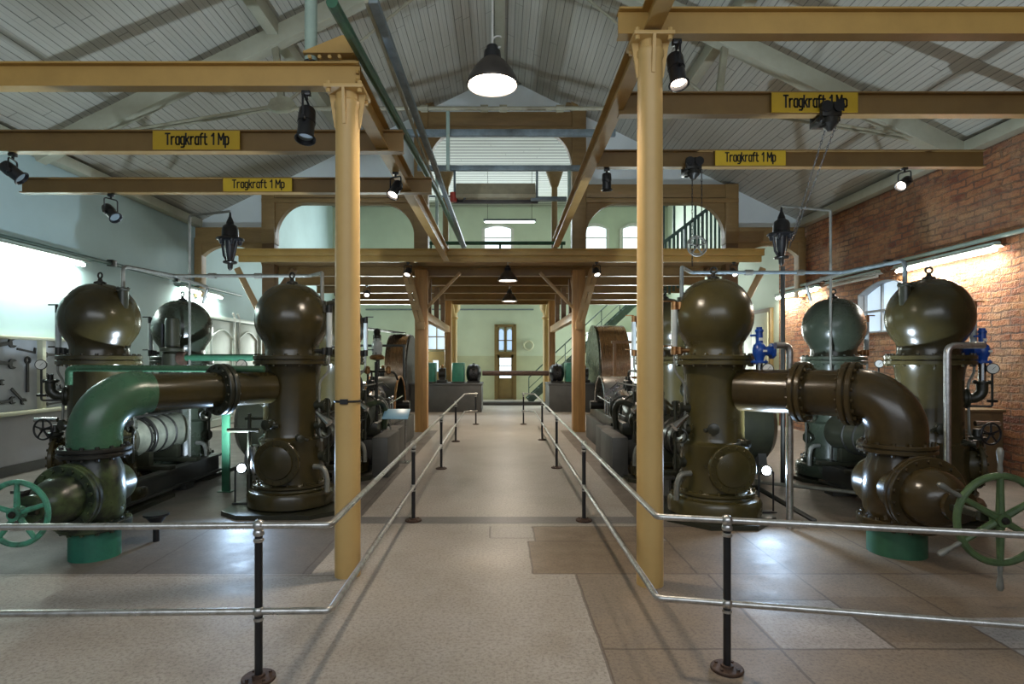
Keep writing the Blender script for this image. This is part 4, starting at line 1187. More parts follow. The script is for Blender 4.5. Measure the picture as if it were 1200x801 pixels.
# air pipes over the domes
for s, xo, yo, xi, yi, yb in ((-1, XLo, YLf, XLi, YLf, 7.9), (1, XRo, YRf, XRi, YRf, 7.6)):
    side = 'left' if s < 0 else 'right'
    t = thing('air_pipe', 'grey air pipe arching over the %s domes' % side, 'pipe', (xo, yo, 2.4))
    ax, ay = xo - s * 0.34, yo - 0.1
    bx, by = xi - s * 0.36, yi
    o = Vector((xo, yo, 2.4))
    pts = [Vector((ax, ay, 2.60)), Vector((ax, ay, 2.86)), Vector((ax - s * 0.02, yb, 2.90)), Vector((xi + s * 0.1, yb, 2.90)), Vector((bx, by, 2.80)), Vector((bx, by, 2.42))]
    MB().tube([p - o for p in pts], 0.023, 10, 0.07).build('pipe', 'bluegrey' if s > 0 else 'grey_pipe', t)
    for f in (0.28, 0.62):
        mb = MB()
        p = pts[2].lerp(pts[3], f) - o
        mb.cyl(p - Vector((0.05, 0, 0)), p + Vector((0.05, 0, 0)), 0.038, seg=10)
        mb.build('coupling', 'grey_pipe', t)
    mb = MB()
    mb.cyl(Vector((ax, ay, 2.36)) - o, Vector((ax, ay, 2.58)) - o, 0.055, 0.055, 14)
    mb.flange(Vector((ax, ay, 2.59)) - o, (0, 0, 1), 0.075, 0.03, 6, 0.009)
    mb.build('pipe_boss', 'vessel_dark', t)
    mb = MB()
    mb.cyl(Vector((bx, by, 2.30)) - o, Vector((bx, by, 2.46)) - o, 0.05, 0.05, 14)
    mb.build('pipe_boss', 'vessel_dark', t)
    for xx in (ax - s * 0.02,):
        MB().tube([Vector((xx, yb, 2.90)) - o, Vector((xx, (YLb if s < 0 else YRb) - 0.1, 2.86)) - o, Vector((xx + s * 0.1, (YLb if s < 0 else YRb) - 0.05, 2.62)) - o], 0.024, 8, 0.06).build('rear_branch', 'grey_pipe', t)

# relief pipes of the blue valves
tag(MB().tube([(2.86, 6.03, 1.905), (3.02, 6.05, 1.905), (3.02, 6.05, 0.0)], 0.034, 12, 0.09).build('overflow_pipe', 'steel'), 'galvanised overflow pipe from the blue valve near the right column to the floor', 'pipe')
tag(MB().tube([(5.02, 6.02, 1.905), (4.64, 6.02, 1.905), (4.64, 6.02, 0.0)], 0.034, 12, 0.09).build('overflow_pipe', 'steel'), 'galvanised overflow pipe in front of the outer right vessel', 'pipe')

# ------------------------------------------------------------------ pump barrels and beds between the vessels
def pump(label, x, ya, yb, s, mat, mat2):
    t = thing('plunger_pump', label, 'pump', (x, (ya + yb) / 2, 0), 0, 'plunger pumps between the vessels')
    h = (yb - ya) / 2
    mb = MB()
    mb.cyl((0, -h + 0.37, 0.74), (0, h - 0.37, 0.74), 0.25, seg=36)
    mb.build('barrel', mat, t)
    mb = MB()
    for y in (-h + 0.62, -0.02, 0.22):
        mb.torus((0, y, 0.74), (0, 1, 0), 0.25, 0.018, 36, 6)
    mb.flange((0, -0.28, 0.74), (0, 1, 0), 0.285, 0.05, 14, 0.014)
    mb.build('band', mat2, t)
    mb = MB()
    for k in (-0.35, 0.1, 0.4):
        mb.lathe([(0.07, 0.0), (0.07, 0.10), (0.03, 0.11), (0.03, 0.17), (0.05, 0.18), (0.05, 0.22), (0.01, 0.24)], (0, k, 0.96), (0, 0, 1), 14)
    mb.tube([(0.1, -0.5, 1.02), (0.12, 0.5, 1.02)], 0.018, 8)
    mb.build('lubricator', 'iron', t)
    for side in (-1, 1):
        mb = MB()
        mb.ibeam((side * (0.46 if x < -4 else 0.34), -h - 0.65 if x < -4 else -h + 0.52, 0.20), (side * (0.46 if x < -4 else 0.34), h if x < -4 else h - 0.52, 0.20), 0.14, 0.26, 0.03, 0.03)
        mb.build('bed_beam', 'greyconc', t)
    for y in (-0.35, 0.30):
        mb = MB()
        mb.box(-0.24, 0.24, y - 0.05, y + 0.05, 0.34, 0.56, 0.01)
        mb.box(-0.52, 0.52, y - 0.07, y + 0.07, 0.33, 0.38, 0.006)
        mb.build('saddle', 'vessel_dark', t)
    mb = MB()
    for y in ((0.0,) if x > -4 else (0.0, )):
        mb.box(-0.55, 0.55, y - 0.1, y + 0.1, 0, 0.075)
    mb.build('packing_block', 'greyconc', t)
    return t
pump('pale plunger pump barrel on steel beams under the left green elbow', XLo, YLf, YLb, -1, 'pump_grey', 'iron')
pump('plunger pump between the two left vessels nearest the aisle', XLi, YLf, YLb, -1, 'vessel_dark', 'iron')
pump('plunger pump between the two right vessels nearest the aisle', XRi, YRf, YRb, 1, 'vessel_dark', 'iron')
pump('dark plunger pump between the outer right vessels by the brick wall', XRo, YRf, YRb, 1, 'vessel_dark', 'iron')

# ------------------------------------------------------------------ delivery pipes with elbows and big gate valves
def delivery(s, rx, ry, tx, ty, D, label, mats, fl_at, zt, twin):
    """riser at (rx, ry), elbow, then pipe to the vessel at (tx, ty)"""
    m_elb, m_pipe, m_riser = mats
    t = thing('delivery_pipe', label, 'pipe', (rx, ry, 0))
    d = Vector((tx - rx, ty - ry, 0))
    L = d.length - 0.31
    d.normalize()
    r = D / 2
    R = 0.36 if s < 0 else 0.33
    zb = zt - R
    MB().cyl((0, 0, -0.01), (0, 0, 0.30), r * (1.0 if s < 0 else 1.02), seg=40).build('riser', m_riser, t)
    n = 14
    path = [Vector((0, 0, zb - 0.13))]
    for k in range(n + 1):
        a = PI / 2 * k / n
        path.append(d * (R - R * math.cos(a)) + Vector((0, 0, zb + R * math.sin(a))))
    path.append(d * (R + 0.02) + Vector((0, 0, zt)))
    mb = MB()
    mb.tube(path, lambda f: r * 1.06, 40)
    e = mb.build('elbow', m_elb, t, 50)
    mb = MB()
    mb.cyl(d * R + Vector((0, 0, zt)), d * L + Vector((0, 0, zt)), r * (0.92 if s < 0 else 0.98), seg=40)
    mb.build('pipe_run', m_pipe, t)
    if s < 0:
        MB().cyl(d * (R + 0.0) + Vector((0, 0, zt)), d * (R + 0.10) + Vector((0, 0, zt)), r * 0.96, seg=40).build('sleeve', m_elb, t)
    for f in fl_at:
        mb = MB()
        c = d * f + Vector((0, 0, zt))
        mb.flange(c, d, r + 0.075, 0.10, 16, 0.020, 0.012)
        mb.build('pipe_flange', 'vessel_dark' if s < 0 else m_pipe, t)
    mb = MB()
    mb.flange((0, 0, zb - 0.14), (0, 0, 1), r + 0.085, 0.075, 14, 0.018, 0.008)
    mb.build('elbow_flange', 'brown_pipe' if s > 0 else 'iron', t)
    return t, zb - 0.18

dl, ztopL = delivery(-1, -3.63, 5.2, XLi, YLf, 0.40, 'thick green elbow pipe running from the left valve to the inner left vessel', ('green_pipe', 'vessel', 'teal'), (1.19,), 1.44, 0)
dr, ztopR = delivery(1, 3.62, 5.3, XRi, YRf, 0.46, 'thick brown elbow pipe running from the right valve to the inner right vessel', ('brown_pipe', 'brown_pipe', 'riser_green'), (0.36, 0.80), 1.43, 0)

def gate_valve(s, x, y, r, ztop, label, mat, wmat, R, zc, Yw, pegs, spokes):
    t = thing('gate_valve', label, 'valve', (x, y, 0.28))
    o = Vector((0, 0, 0.28))
    zc -= 0.28
    zt = ztop - 0.28
    mb = MB()
    mb.lathe([(r * 1.0, 0.03), (r * 1.04, 0.06), (r * 1.16, zc - 0.20), (r * 1.2, zc), (r * 1.12, zc + 0.18), (r * 0.98, zt - 0.05), (r * 0.98, zt)], (0, 0, 0), (0, 0, 1), 40)
    mb.build('valve_body', mat, t, 50)
    mb = MB()
    mb.flange((0, 0, 0.015), (0, 0, 1), r + 0.085, 0.07, 14, 0.018, 0.0)
    mb.build('lower_flange', mat, t)
    yf = -(0.34 if s < 0 else 0.36)
    rb = r * (1.02 if s < 0 else 1.12)
    mb = MB()
    mb.lathe([(rb * 0.55, -0.36), (rb * 0.86, -0.32), (rb * 0.96, -0.24), (rb, -yf)], (0, 0, zc), (0, -1, 0), 40)
    mb.build('side_chamber', mat, t)
    mb = MB()
    mb.flange((0, yf, zc), (0, 1, 0), rb + 0.075, 0.09, 18, 0.019, 0.008)
    mb.build('bonnet_flange', mat, t)
    yw = Yw - y
    mb = MB()
    mb.lathe([(rb * 1.0, 0.04), (rb * 0.97, 0.10), (rb * 0.86, 0.19), (rb * 0.62, 0.27), (rb * 0.40, 0.30), (rb * 0.40, 0.34), (rb * 0.52, 0.35), (rb * 0.52, 0.385), (rb * 0.25, 0.40)], (0, yf, zc), (0, -1, 0), 40)
    mb.build('bonnet', mat, t, 50)
    MB().cyl((0, yf - 0.35, zc), (0, yw - 0.03, zc), 0.024, seg=12).build('stem', 'grey_pipe', t)
    mb = MB()
    for a in (-1, 1):
        mb.bar((a * 0.09, yf - 0.36, zc), (a * 0.055, yw + 0.10, zc), 0.03, 0.045, 0.004)
    mb.box(-0.085, 0.085, yw + 0.07, yw + 0.12, zc - 0.035, zc + 0.035, 0.01)
    mb.build('yoke', 'vessel_dark', t)
    hand_wheel('handwheel', wmat, t, (0, yw, zc), (0, -1, 0), R, 0.026 if s > 0 else 0.021, spokes, 0.05, pegs)
    return t
gate_valve(-1, -3.63, 5.2, 0.20, ztopL, 'worn green gate valve with chipped teal handwheel at the left edge', 'worn_green', 'wheel_teal', 0.235, 0.60, 4.36, 0, 5)
gate_valve(1, 3.62, 5.3, 0.23, ztopR, 'brown gate valve with large moss green handwheel with grips at the right', 'brown_pipe', 'wheel_green', 0.315, 0.60, 4.20, 6, 6)

# thin stands, drains and small floor pipes
t = thing('pipe_stand', 'green flat steel stand under the left delivery pipe', 'stand', (-3.66, 7.75, 0))
MB().box(-0.05, 0.05, -0.02, 0.02, 0.0, 1.15, 0.003).build('upright', 'thin_green', t)
MB().box(-0.09, 0.09, -0.06, 0.06, 0.0, 0.012).build('foot', 'thin_green', t)
t = thing('drain_funnel', 'small dark drain funnel on the floor beside the left valve', 'funnel', (-3.33, 5.62, 0))
MB().lathe([(0.03, 0.0), (0.03, 0.13), (0.035, 0.16), (0.10, 0.25), (0.115, 0.25), (0.115, 0.27), (0.09, 0.27)], seg=20).build('funnel', 'black', t)
t = thing('floor_pipe', 'thin grey pipe low over the floor behind the right valve', 'pipe', (3.2, 7.2, 0))
MB().tube([(0, 0, 0.02), (0, 0, 0.24), (0.05, -0.02, 0.24), (0.9, -0.6, 0.24)], 0.022, 8, 0.04).build('pipe', 'grey_pipe', t)
MB().lathe([(0.035, 0.20), (0.035, 0.28)], (0, 0, 0), (0, 0, 1), 10).build('coupling', 'grey_pipe', t)
t = thing('floor_pipe', 'short sloped dark pipe on the floor by the right floodlight', 'pipe', (2.95, 6.75, 0))
MB().tube([(0, 0, 0.28), (0.02, -0.02, 0.28), (0.42, -0.55, 0.03)], 0.028, 8).build('pipe', 'iron', t)
MB().cyl((0, 0, 0.0), (0, 0, 0.30), 0.022, seg=8).build('upright', 'iron', t)
t = thing('valve_tee', 'small pipe cross with cocks between the left delivery pipe and inner vessel', 'valve', (-2.98, 6.9, 0))
mb = MB()
mb.cyl((0, 0, 0.4), (0, 0, 1.12), 0.022, seg=10)
mb.cyl((-0.26, 0, 0.92), (0.12, 0, 0.92), 0.026, seg=10)
mb.cyl((-0.05, 0, 1.06), (0.22, 0, 1.06), 0.018, seg=10)
mb.build('pipes', 'vessel_dark', t)
MB().lathe([(0.025, 0.40), (0.05, 0.44), (0.05, 0.62), (0.07, 0.68), (0.07, 0.74), (0.02, 0.76)], (0.09, -0.05, 0), (0, 0, 1), 14).build('cock', 'chrome', t)
MB().cyl((0, 0, 0), (0, 0, 0.4), 0.03, seg=10).build('foot_pipe', 'vessel_dark', t)

# wheel valves on the outer covers
for s, x, y in ((-1, XLo, YLf), (1, XRo, YRf)):
    side = 'left' if s < 0 else 'right'
    t = thing('wheel_valve', 'small dark wheel valve above the low round cover of the outer %s vessel' % side, 'valve', (x + s * 0.40, y - 0.18, 0.86))
    MB().lathe([(0.05, -0.1), (0.06, 0.0), (0.085, 0.02), (0.085, 0.05), (0.05, 0.06), (0.04, 0.14)], seg=18).build('body', 'vessel_dark', t)
    hand_wheel('wheel', 'black', t, (s * 0.04, -0.13, 0.10), (0.1 * s, -1, 0), 0.115, 0.011, 5, 0.02)
    MB().cyl((s * -0.05, -0.03, 0.20), (s * 0.20, -0.05, 0.20), 0.028, seg=12).build('pipe', 'chrome', t)
    MB().cyl((0, 0, 0.1), (s * 0.04, -0.13, 0.10), 0.012, seg=8).build('stem', 'iron', t)

# ------------------------------------------------------------------ railings
def railing(name, label, pts, posts, tops):
    """pts: rail polyline (x, y); rails at 0.84 and 0.37 m"""
    o = Vector((pts[1][0], pts[1][1], 0))
    t = thing(name, label, 'railing', o)
    for nm, z in (('top_rail', 0.845), ('middle_rail', 0.375)):
        MB().tube([Vector((x, y, z)) - o for x, y in pts], 0.0185, 12, 0.035).build(nm, 'steel', t)
    for x, y in posts:
        p = Vector((x, y, 0)) - o
        mb = MB()
        mb.cyl(p + Vector((0, 0, 0.015)), p + Vector((0, 0, 0.80)), 0.021, seg=16)
        po = mb.build('post', 'black', t)
        mb = MB()
        mb.sphere(p + Vector((0, 0, 0.845)), 0.033, seg=16)
        mb.lathe([(0.026, 0.79), (0.029, 0.795), (0.029, 0.812), (0.024, 0.82)], p, (0, 0, 1), 16)
        mb.lathe([(0.026, 0.755), (0.028, 0.76), (0.028, 0.77), (0.023, 0.775)], p, (0, 0, 1), 16)
        mb.build('ball_joint', 'steel', po)
        mb = MB()
        mb.sphere(p + Vector((0, 0, 0.375)), 0.032, seg=16)
        mb.lathe([(0.027, 0.325), (0.027, 0.34)], p, (0, 0, 1), 16)
        mb.build('ball_joint', 'steel', po)
        mb = MB()
        mb.lathe([(0.088, 0.0), (0.09, 0.004), (0.09, 0.014), (0.085, 0.018), (0.035, 0.018), (0.033, 0.03), (0.022, 0.032)], p, (0, 0, 1), 28)
        for k in range(4):
            a = PI / 4 + k * PI / 2
            mb.cyl(p + Vector((0.065 * math.cos(a), 0.065 * math.sin(a), 0.015)), p + Vector((0.065 * math.cos(a), 0.065 * math.sin(a), 0.026)), 0.009, seg=6)
        mb.build('foot_plate', 'rust', po)
    return t
railing('railing', 'steel pipe railing with black posts left of the aisle, below the left yellow column',
        [(-3.6, 3.13), (-0.935, 3.19), (-0.955, 15.6), (-0.62, 15.85)],
        [(-1.325, 3.185), (-0.945, 6.33), (-0.95, 9.37), (-0.955, 12.5), (-0.66, 15.83), (-3.4, 3.135)], None)
railing('railing', 'steel pipe railing with black posts right of the aisle, below the right yellow column',
        [(3.6, 2.83), (0.91, 3.36), (0.93, 15.6), (0.60, 15.9)],
        [(1.285, 3.285), (0.915, 6.33), (0.92, 9.44), (0.925, 12.75), (0.64, 15.86), (3.4, 2.87)], None)
# ------------------------------------------------------------------ engines along the aisle
def engine(s, x):
    side = 'left' if s < 0 else 'right'
    t = thing('pump_engine', 'dark engine with crank guard and bright trunk %s of the aisle, on grey plinths' % side, 'engine', (x, 11, 0))
    def X(v):
        return -s * v           # v grows towards the aisle
    def bx(mb, v0, v1, y0, y1, z0, z1, b=0.012):
        a, c = sorted((X(v0), X(v1)))
        mb.box(a, c, y0, y1, z0, z1, b)
    for (v0, v1, y0, y1, h) in ((0.44, 0.68, -2.35, -1.35, 0.60), (-0.5, 0.57, -1.05, -0.2, 0.55), (-0.6, 0.38, 0.2, 2.3, 0.52), (-0.4, 0.30, -1.3, 0.3, 0.42)):
        mb = MB()
        bx(mb, v0, v1, y0, y1, 0, h)
        mb.build('plinth', 'greyconc', t)
    mb = MB()
    bx(mb, -0.30, 0.30, -1.28, 2.2, 0.50, 0.70)
    bx(mb, -0.22, 0.22, -1.2, 0.2, 0.66, 0.80)
    mb.build('bed', 'vessel_dark', t)
    # crank guard: half drum of sheet steel, axis across the hall
    mb = MB()
    n = 18
    outer = [(0.62 * math.cos(PI * (0.02 + 1.0 * k / n)), 0.62 * math.sin(PI * (0.02 + 1.0 * k / n))) for k in range(n + 1)]
    inner = [(p[0] * 0.965, p[1] * 0.965) for p in reversed(outer)]
    mb.prism(outer + inner, (-0.30, 0.9, 0.80), (0, 1, 0), (0, 0, 1), (0.60, 0, 0))
    mb.build('crank_guard', 'sheet_steel' if s > 0 else 'vessel_dark', t)
    mb = MB()
    for xx in (-0.30, 0.30):
        mb.tube([(xx, 0.9 + p[0], 0.80 + p[1]) for p in outer], 0.022, 8)
    mb.build('guard_rim', 'copper' if s < 0 else 'chrome', t)
    lamp('crank_blue_light', 'POINT', (X(0.0), 0.30, 1.18), 9, (0.32, 0.25, 1.0), 0.03, None, (0, 0, -1), None, t)
    mb = MB()
    mb.cyl((-0.10, 0.9, 0.84), (0.10, 0.9, 0.84), 0.50, seg=32)
    mb.cyl((-0.5, 0.9, 0.84), (0.5, 0.9, 0.84), 0.09, seg=18)
    mb.build('crank_disc', 'iron', t)
    # trunk guide and cylinder
    pa, pb = Vector((X(-0.06), 0.62, 1.10)), Vector((X(-0.04), -0.72, 0.88))
    dd = (pb - pa).normalized()
    MB().cyl(pa, pb, 0.165, 0.175, 32).build('trunk', 'chrome', t)
    MB().flange(pa.lerp(pb, 0.25), dd, 0.185, 0.04, 10, 0.010).build('trunk_flange', 'sheet_steel', t)
    mb = MB()
    mb.flange(pb, dd, 0.27, 0.07, 14, 0.016)
    mb.cyl(pb, pb + dd * 0.75, 0.25, seg=30)
    mb.build('cylinder', 'vessel_dark', t)
    mb = MB()
    mb.torus((X(0.12), -0.55, 0.86), (0.35, 1, 0), 0.24, 0.024, 30, 8)
    mb.tube([(X(0.12), -0.55, 0.66), (X(0.18), -0.60, 0.60), (X(0.38), -0.62, 0.60)], 0.03, 10, 0.08)
    for k in range(5):
        a = 2 * PI * k / 5
        mb.cyl((X(0.12), -0.55, 0.86), (X(0.12) + 0.22 * math.cos(a), -0.55 - 0.07 * math.cos(a), 0.86 + 0.22 * math.sin(a)), 0.014, seg=6)
    mb.build('regulating_wheel', 'grey_pipe' if s < 0 else 'vessel_dark', t)
    MB().tube([(X(0.10), -1.2, 0.98), (X(0.30), -1.05, 1.06), (X(0.36), -0.9, 0.9), (X(0.33), -0.9, 0.56)], 0.05, 12, 0.2).build('pipe_bend', 'worn_green' if s < 0 else 'vessel_dark', t)
    mb = MB()
    for y in (-0.1, 0.15, 0.42):
        mb.cyl((X(0.28), y, 0.70), (X(0.28), y, 1.02), 0.022, seg=8)
        mb.sphere((X(0.28), y, 1.04), 0.032, seg=10)
    mb.tube([(X(0.30), -0.25, 0.95), (X(0.34), 0.9, 1.02)], 0.016, 8)
    mb.build('valve_rods', 'chrome', t)
    mb = MB()
    for y in (-1.55, -0.65, -0.45):
        mb.lathe([(0.04, 0), (0.04, 0.05), (0.065, 0.06), (0.065, 0.18), (0.03, 0.20), (0.02, 0.26)], (X(0.05), y, 1.20), (0, 0, 1), 14)
    mb.tube([(X(0.1), -1.9, 1.32), (X(0.16), -0.2, 1.34), (X(0.2), 0.3, 1.2)], 0.014, 8)
    mb.tube([(X(-0.15), -1.9, 1.55), (X(-0.15), 0.3, 1.55), (X(-0.15), 0.4, 0.8)], 0.02, 8, 0.1)
    mb.tube([(X(0.2), -2.0, 0.62), (X(0.2), -2.0, 1.5), (X(-0.15), -1.9, 1.55)], 0.02, 8, 0.1)
    mb.build('oil_lines', 'iron', t)
    return t
engine(-1, -2.35)
engine(1, 2.35)

# lubricator lantern on a pole beside the left column
t = thing('oil_lantern', 'glass drip oiler in a metal cage on a thin pole beside the left column', 'oiler', (-2.12, 10.0, 0.55))
MB().cyl((0, 0, -0.55), (0, 0, 1.22), 0.02, seg=10).build('pole', 'iron', t)
MB().lathe([(0.03, 1.20), (0.12, 1.22), (0.13, 1.26), (0.10, 1.29), (0.06, 1.30)], seg=18).build('pan', 'copper', t)
MB().lathe([(0.06, 1.30), (0.09, 1.36), (0.09, 1.48), (0.06, 1.56), (0.045, 1.58)], seg=18).build('glass', 'glass_tube', t)
mb = MB()
mb.lathe([(0.05, 1.58), (0.07, 1.59), (0.07, 1.63), (0.05, 1.65), (0.06, 1.68), (0.06, 1.72), (0.02, 1.75)], seg=14)
for k in range(4):
    a = k * PI / 2
    mb.cyl((0.075 * math.cos(a), 0.075 * math.sin(a), 1.30), (0.06 * math.cos(a), 0.06 * math.sin(a), 1.60), 0.008, seg=6)
mb.build('cage', 'iron', t)
t = thing('oil_tree', 'row of thin oil pipes and cocks on a stand behind the left column', 'oiler', (-2.45, 10.4, 0.5))
mb = MB()
for k, dx in enumerate((-0.25, -0.1, 0.08, 0.22)):
    mb.cyl((dx, 0, -0.5 if k in (0, 3) else 0.2), (dx, 0, 1.1 + 0.12 * (k % 2)), 0.02, seg=8)
mb.tube([(-0.25, 0, 1.05), (0.55, 0, 1.05), (0.6, 0.1, 0.9)], 0.02, 8, 0.08)
mb.tube([(-0.3, 0, 0.55), (0.5, 0, 0.55)], 0.016, 8)
mb.build('pipes', 'iron', t)
mb = MB()
for dx in (-0.1, 0.08, 0.45):
    mb.lathe([(0.02, 1.0), (0.05, 1.02), (0.05, 1.12), (0.02, 1.15)], (dx, -0.03, 0), (0, 0, 1), 12)
mb.build('cups', 'copper', t)

# information desk on thin legs
t = thing('info_desk', 'tilted information panel with pale blue lamplight put into its colour, on two thin legs beside the left machine', 'information stand', (-1.78, 9.95, 0))
MB().bar((0.0, -0.14, 0.76), (0.0, 0.16, 0.90), 0.44, 0.015, 0.003).build('panel', 'panel_blue_lit', t)
for dx in (-0.10, 0.16):
    MB().cyl((dx, 0.0, 0.0), (dx, 0.0, 0.80), 0.012, seg=8).build('leg', 'chrome', t)
MB().box(-0.2, 0.24, -0.12, 0.12, 0, 0.012).build('foot', 'chrome', t)

for s, x, y in ((-1, -3.66, 9.7), (1, 3.70, 9.4)):
    side = 'left' if s < 0 else 'right'
    t = thing('suction_tank', 'dark horizontal tank on the floor between the %s vessels, behind the floodlight' % side, 'tank', (x, y, 0), 0, 'dark tanks between the vessels')
    MB().lathe([(0.02, -0.66), (0.30, -0.64), (0.50, -0.56), (0.60, -0.46), (0.60, 0.46), (0.50, 0.56), (0.30, 0.64), (0.02, 0.66)], (0, 0, 0.72), (1, 0, 0), 36).build('shell', 'vessel_dark', t)
    for k in (-0.35, 0.35):
        MB().prism([(-0.5, 0), (0.5, 0), (0.4, 0.5), (-0.4, 0.5)], (k - 0.06, 0, 0), (0, 1, 0), (0, 0, 1), (0.12, 0, 0)).build('saddle', 'greyconc', t)
    mb = MB()
    mb.cyl((0, -0.1, 1.25), (0, -0.1, 1.45), 0.14, seg=20)
    mb.flange((0, -0.1, 1.44), (0, 0, 1), 0.2, 0.04, 10, 0.014)
    mb.build('manhole', 'vessel_dark', t)

# ------------------------------------------------------------------ rear machines: plinths, flywheels, generators, shaft
for x0, x1, lb in ((-3.04, -0.62, 'long dark grey machine plinth at the rear left, between flywheel and aisle'), (-5.0, -3.88, 'short dark grey plinth beyond the left flywheel'),
                   (1.65, 3.18, 'dark grey machine plinth at the rear right, between aisle and flywheel'), (4.36, 5.8, 'short dark grey plinth beyond the right flywheel')):
    mb = MB()
    mb.box(x0, x1, 19.6, 21.2, 0, 0.95, 0.02)
    mb.box(x0 - 0.02, x1 + 0.02, 19.58, 21.22, 0.90, 0.97, 0.01)
    tag(mb.build('machine_plinth', 'greyconc'), lb, 'plinth', 'machine plinths at the rear')

def flywheel(label, x, y, R, w, mat, wrap=False):
    t = thing('flywheel', label, 'flywheel', (x, y, R), 0, 'flywheels at the rear')
    a = (1, 0, 0)
    mb = MB()
    n = 64
    bm = mb.bm
    rings = []
    for r, xx in ((R, -w / 2), (R + 0.012, 0), (R, w / 2), (R - 0.11, w / 2), (R - 0.11, -w / 2)):
        rings.append(mb.ring(Vector((xx, 0, 0)), Vector((0, 1, 0)), Vector((0, 0, 1)), r, n))
    mb.skin(rings, False, True)
    mb.build('rim', mat, t, 30)
    if wrap:
        n = 26
        arc = [((R + 0.022) * math.cos(PI * (-0.1 + 0.62 * k / n) + PI * 0.5), (R + 0.022) * math.sin(PI * (-0.1 + 0.62 * k / n) + PI * 0.5)) for k in range(n + 1)]
        inn = [(p[0] * 0.993, p[1] * 0.993) for p in reversed(arc)]
        MB().prism(arc + inn, (-w * 0.49, 0, 0), (0, -1, 0), (0, 0, 1), (w * 0.5, 0, 0)).build('drive_belt', 'belt', t)
    mb = MB()
    for k in range(6):
        d = Vector((0, math.cos(k * PI / 3 + 0.3), math.sin(k * PI / 3 + 0.3)))
        mb.tube([d * 0.12, d * (R - 0.08)], lambda f: 0.075 - 0.02 * f, 10)
    mb.build('spokes', 'vessel_dark', t)
    MB().cyl((-w * 0.5, 0, 0), (w * 0.5, 0, 0), 0.2, seg=24).build('hub', 'iron', t)
    return t
flywheel('copper glinting flywheel at the rear left with a flat belt', -3.46, 20.3, 1.33, 0.66, 'copper_wheel')
flywheel('large copper lit flywheel at the rear right before the stairs', 3.77, 20.3, 1.48, 0.95, 'copper_wheel', False)
t = thing('guard_plate', 'dark sheet guard beside the right flywheel', 'guard', (3.24, 20.3, 0))
mb = MB()
n = 20
pts = [(1.5 * math.cos(PI * k / n), 1.48 + 1.5 * math.sin(PI * k / n)) for k in range(n + 1)]
mb.prism([(1.5, 0)] + pts + [(-1.5, 0)], (-0.03, 0, 0), (0, 1, 0), (0, 0, 1), (0.05, 0, 0))
mb.build('sheet', 'vessel_teal', t)
t = thing('guard_plate', 'dark sheet guard beside the left flywheel', 'guard', (-3.08, 20.3, 0))
mb = MB()
pts = [(1.30 * math.cos(PI * k / n), 1.33 + 1.30 * math.sin(PI * k / n)) for k in range(n + 1)]
mb.prism([(1.30, 0)] + pts + [(-1.30, 0)], (-0.02, 0, 0), (0, 1, 0), (0, 0, 1), (0.04, 0, 0))
mb.build('sheet', 'belt', t)
tag(MB().bar((-3.46, 20.2, 2.70), (-4.9, 17.0, 2.80), 0.45, 0.03, 0).build('flat_belt', 'belt'), 'dark flat belt leading left from the top of the left flywheel', 'belt')
t = thing('guard_fence', 'brown guard fence in front of the right flywheel', 'fence', (4.05, 17.2, 0))
for dx in (-0.65, 0.1, 0.85):
    MB().box(dx - 0.04, dx + 0.04, -0.04, 0.04, 0, 2.25).build('post', 'wood_dark', t)
MB().box(-0.75, 1.0, -0.05, 0.05, 2.25, 2.33).build('top_bar', 'wood_dark', t)
MB().box(-0.65, 0.9, -0.03, 0.03, 1.2, 1.28).build('middle_bar', 'wood_dark', t)
t = thing('guard_railing', 'thin dark guard rail behind the left column before the flywheel', 'railing', (-3.6, 17.2, 0))
for dx in (-1.0, 0.0, 0.75):
    MB().box(dx - 0.03, dx + 0.03, -0.03, 0.03, 0, 2.15).build('post', 'iron', t)
MB().box(-1.05, 0.8, -0.03, 0.03, 2.15, 2.22).build('top_bar', 'iron', t)

zc = 1.30
def generator(label, x, kind):
    t = thing('generator' if kind == 'motor' else 'bearing_block' if kind == 'bearing' else 'teal_case', label, {'motor': 'motor', 'bearing': 'bearing', 'case': 'machine case'}[kind], (x, 20.3, 0.97))
    if kind == 'case':
        MB().box(-0.21, 0.21, -0.30, 0.30, 0, 0.70, 0.03).build('case', 'teal', t)
        MB().box(-0.23, 0.23, -0.33, 0.33, 0, 0.05, 0.01).build('base', 'vessel_dark', t)
    elif kind == 'motor':
        mb = MB()
        mb.lathe([(0.08, -0.26), (0.24, -0.22), (0.31, -0.14), (0.31, 0.14), (0.24, 0.22), (0.08, 0.26)], (0, 0, 0.33), (1, 0, 0), 24)
        mb.build('housing', 'black', t)
        mb = MB()
        for k in range(12):
            a = 2 * PI * k / 12
            mb.cyl((0, 0.30 * math.cos(a), 0.33 + 0.30 * math.sin(a)), (0.0, 0.35 * math.cos(a), 0.33 + 0.35 * math.sin(a)), 0.05, 0.04, 8)
        mb.box(-0.22, 0.22, -0.26, 0.26, 0, 0.06)
        mb.build('pole_shoes', 'iron', t)
    else:
        mb = MB()
        mb.box(-0.17, 0.17, -0.2, 0.2, 0, 0.10, 0.01)
        mb.cyl((-0.12, 0, 0.33), (0.12, 0, 0.33), 0.19, seg=20)
        mb.box(-0.10, 0.10, -0.14, 0.14, 0.08, 0.33)
        mb.build('block', 'iron', t)
        MB().lathe([(0.06, 0.50), (0.06, 0.58), (0.02, 0.62)], seg=12).build('oil_cup', 'copper', t)
    return t
generator('teal machine case at the end of the left rear plinth, beside the black motor', -1.45, 'case')
generator('black round motor at the aisle end of the left rear plinth', -0.92, 'motor')
generator('dark bearing with oil cup left of the teal case on the left plinth', -2.02, 'bearing')
generator('teal machine case farther left on the left rear plinth, partly behind the post', -2.45, 'case')
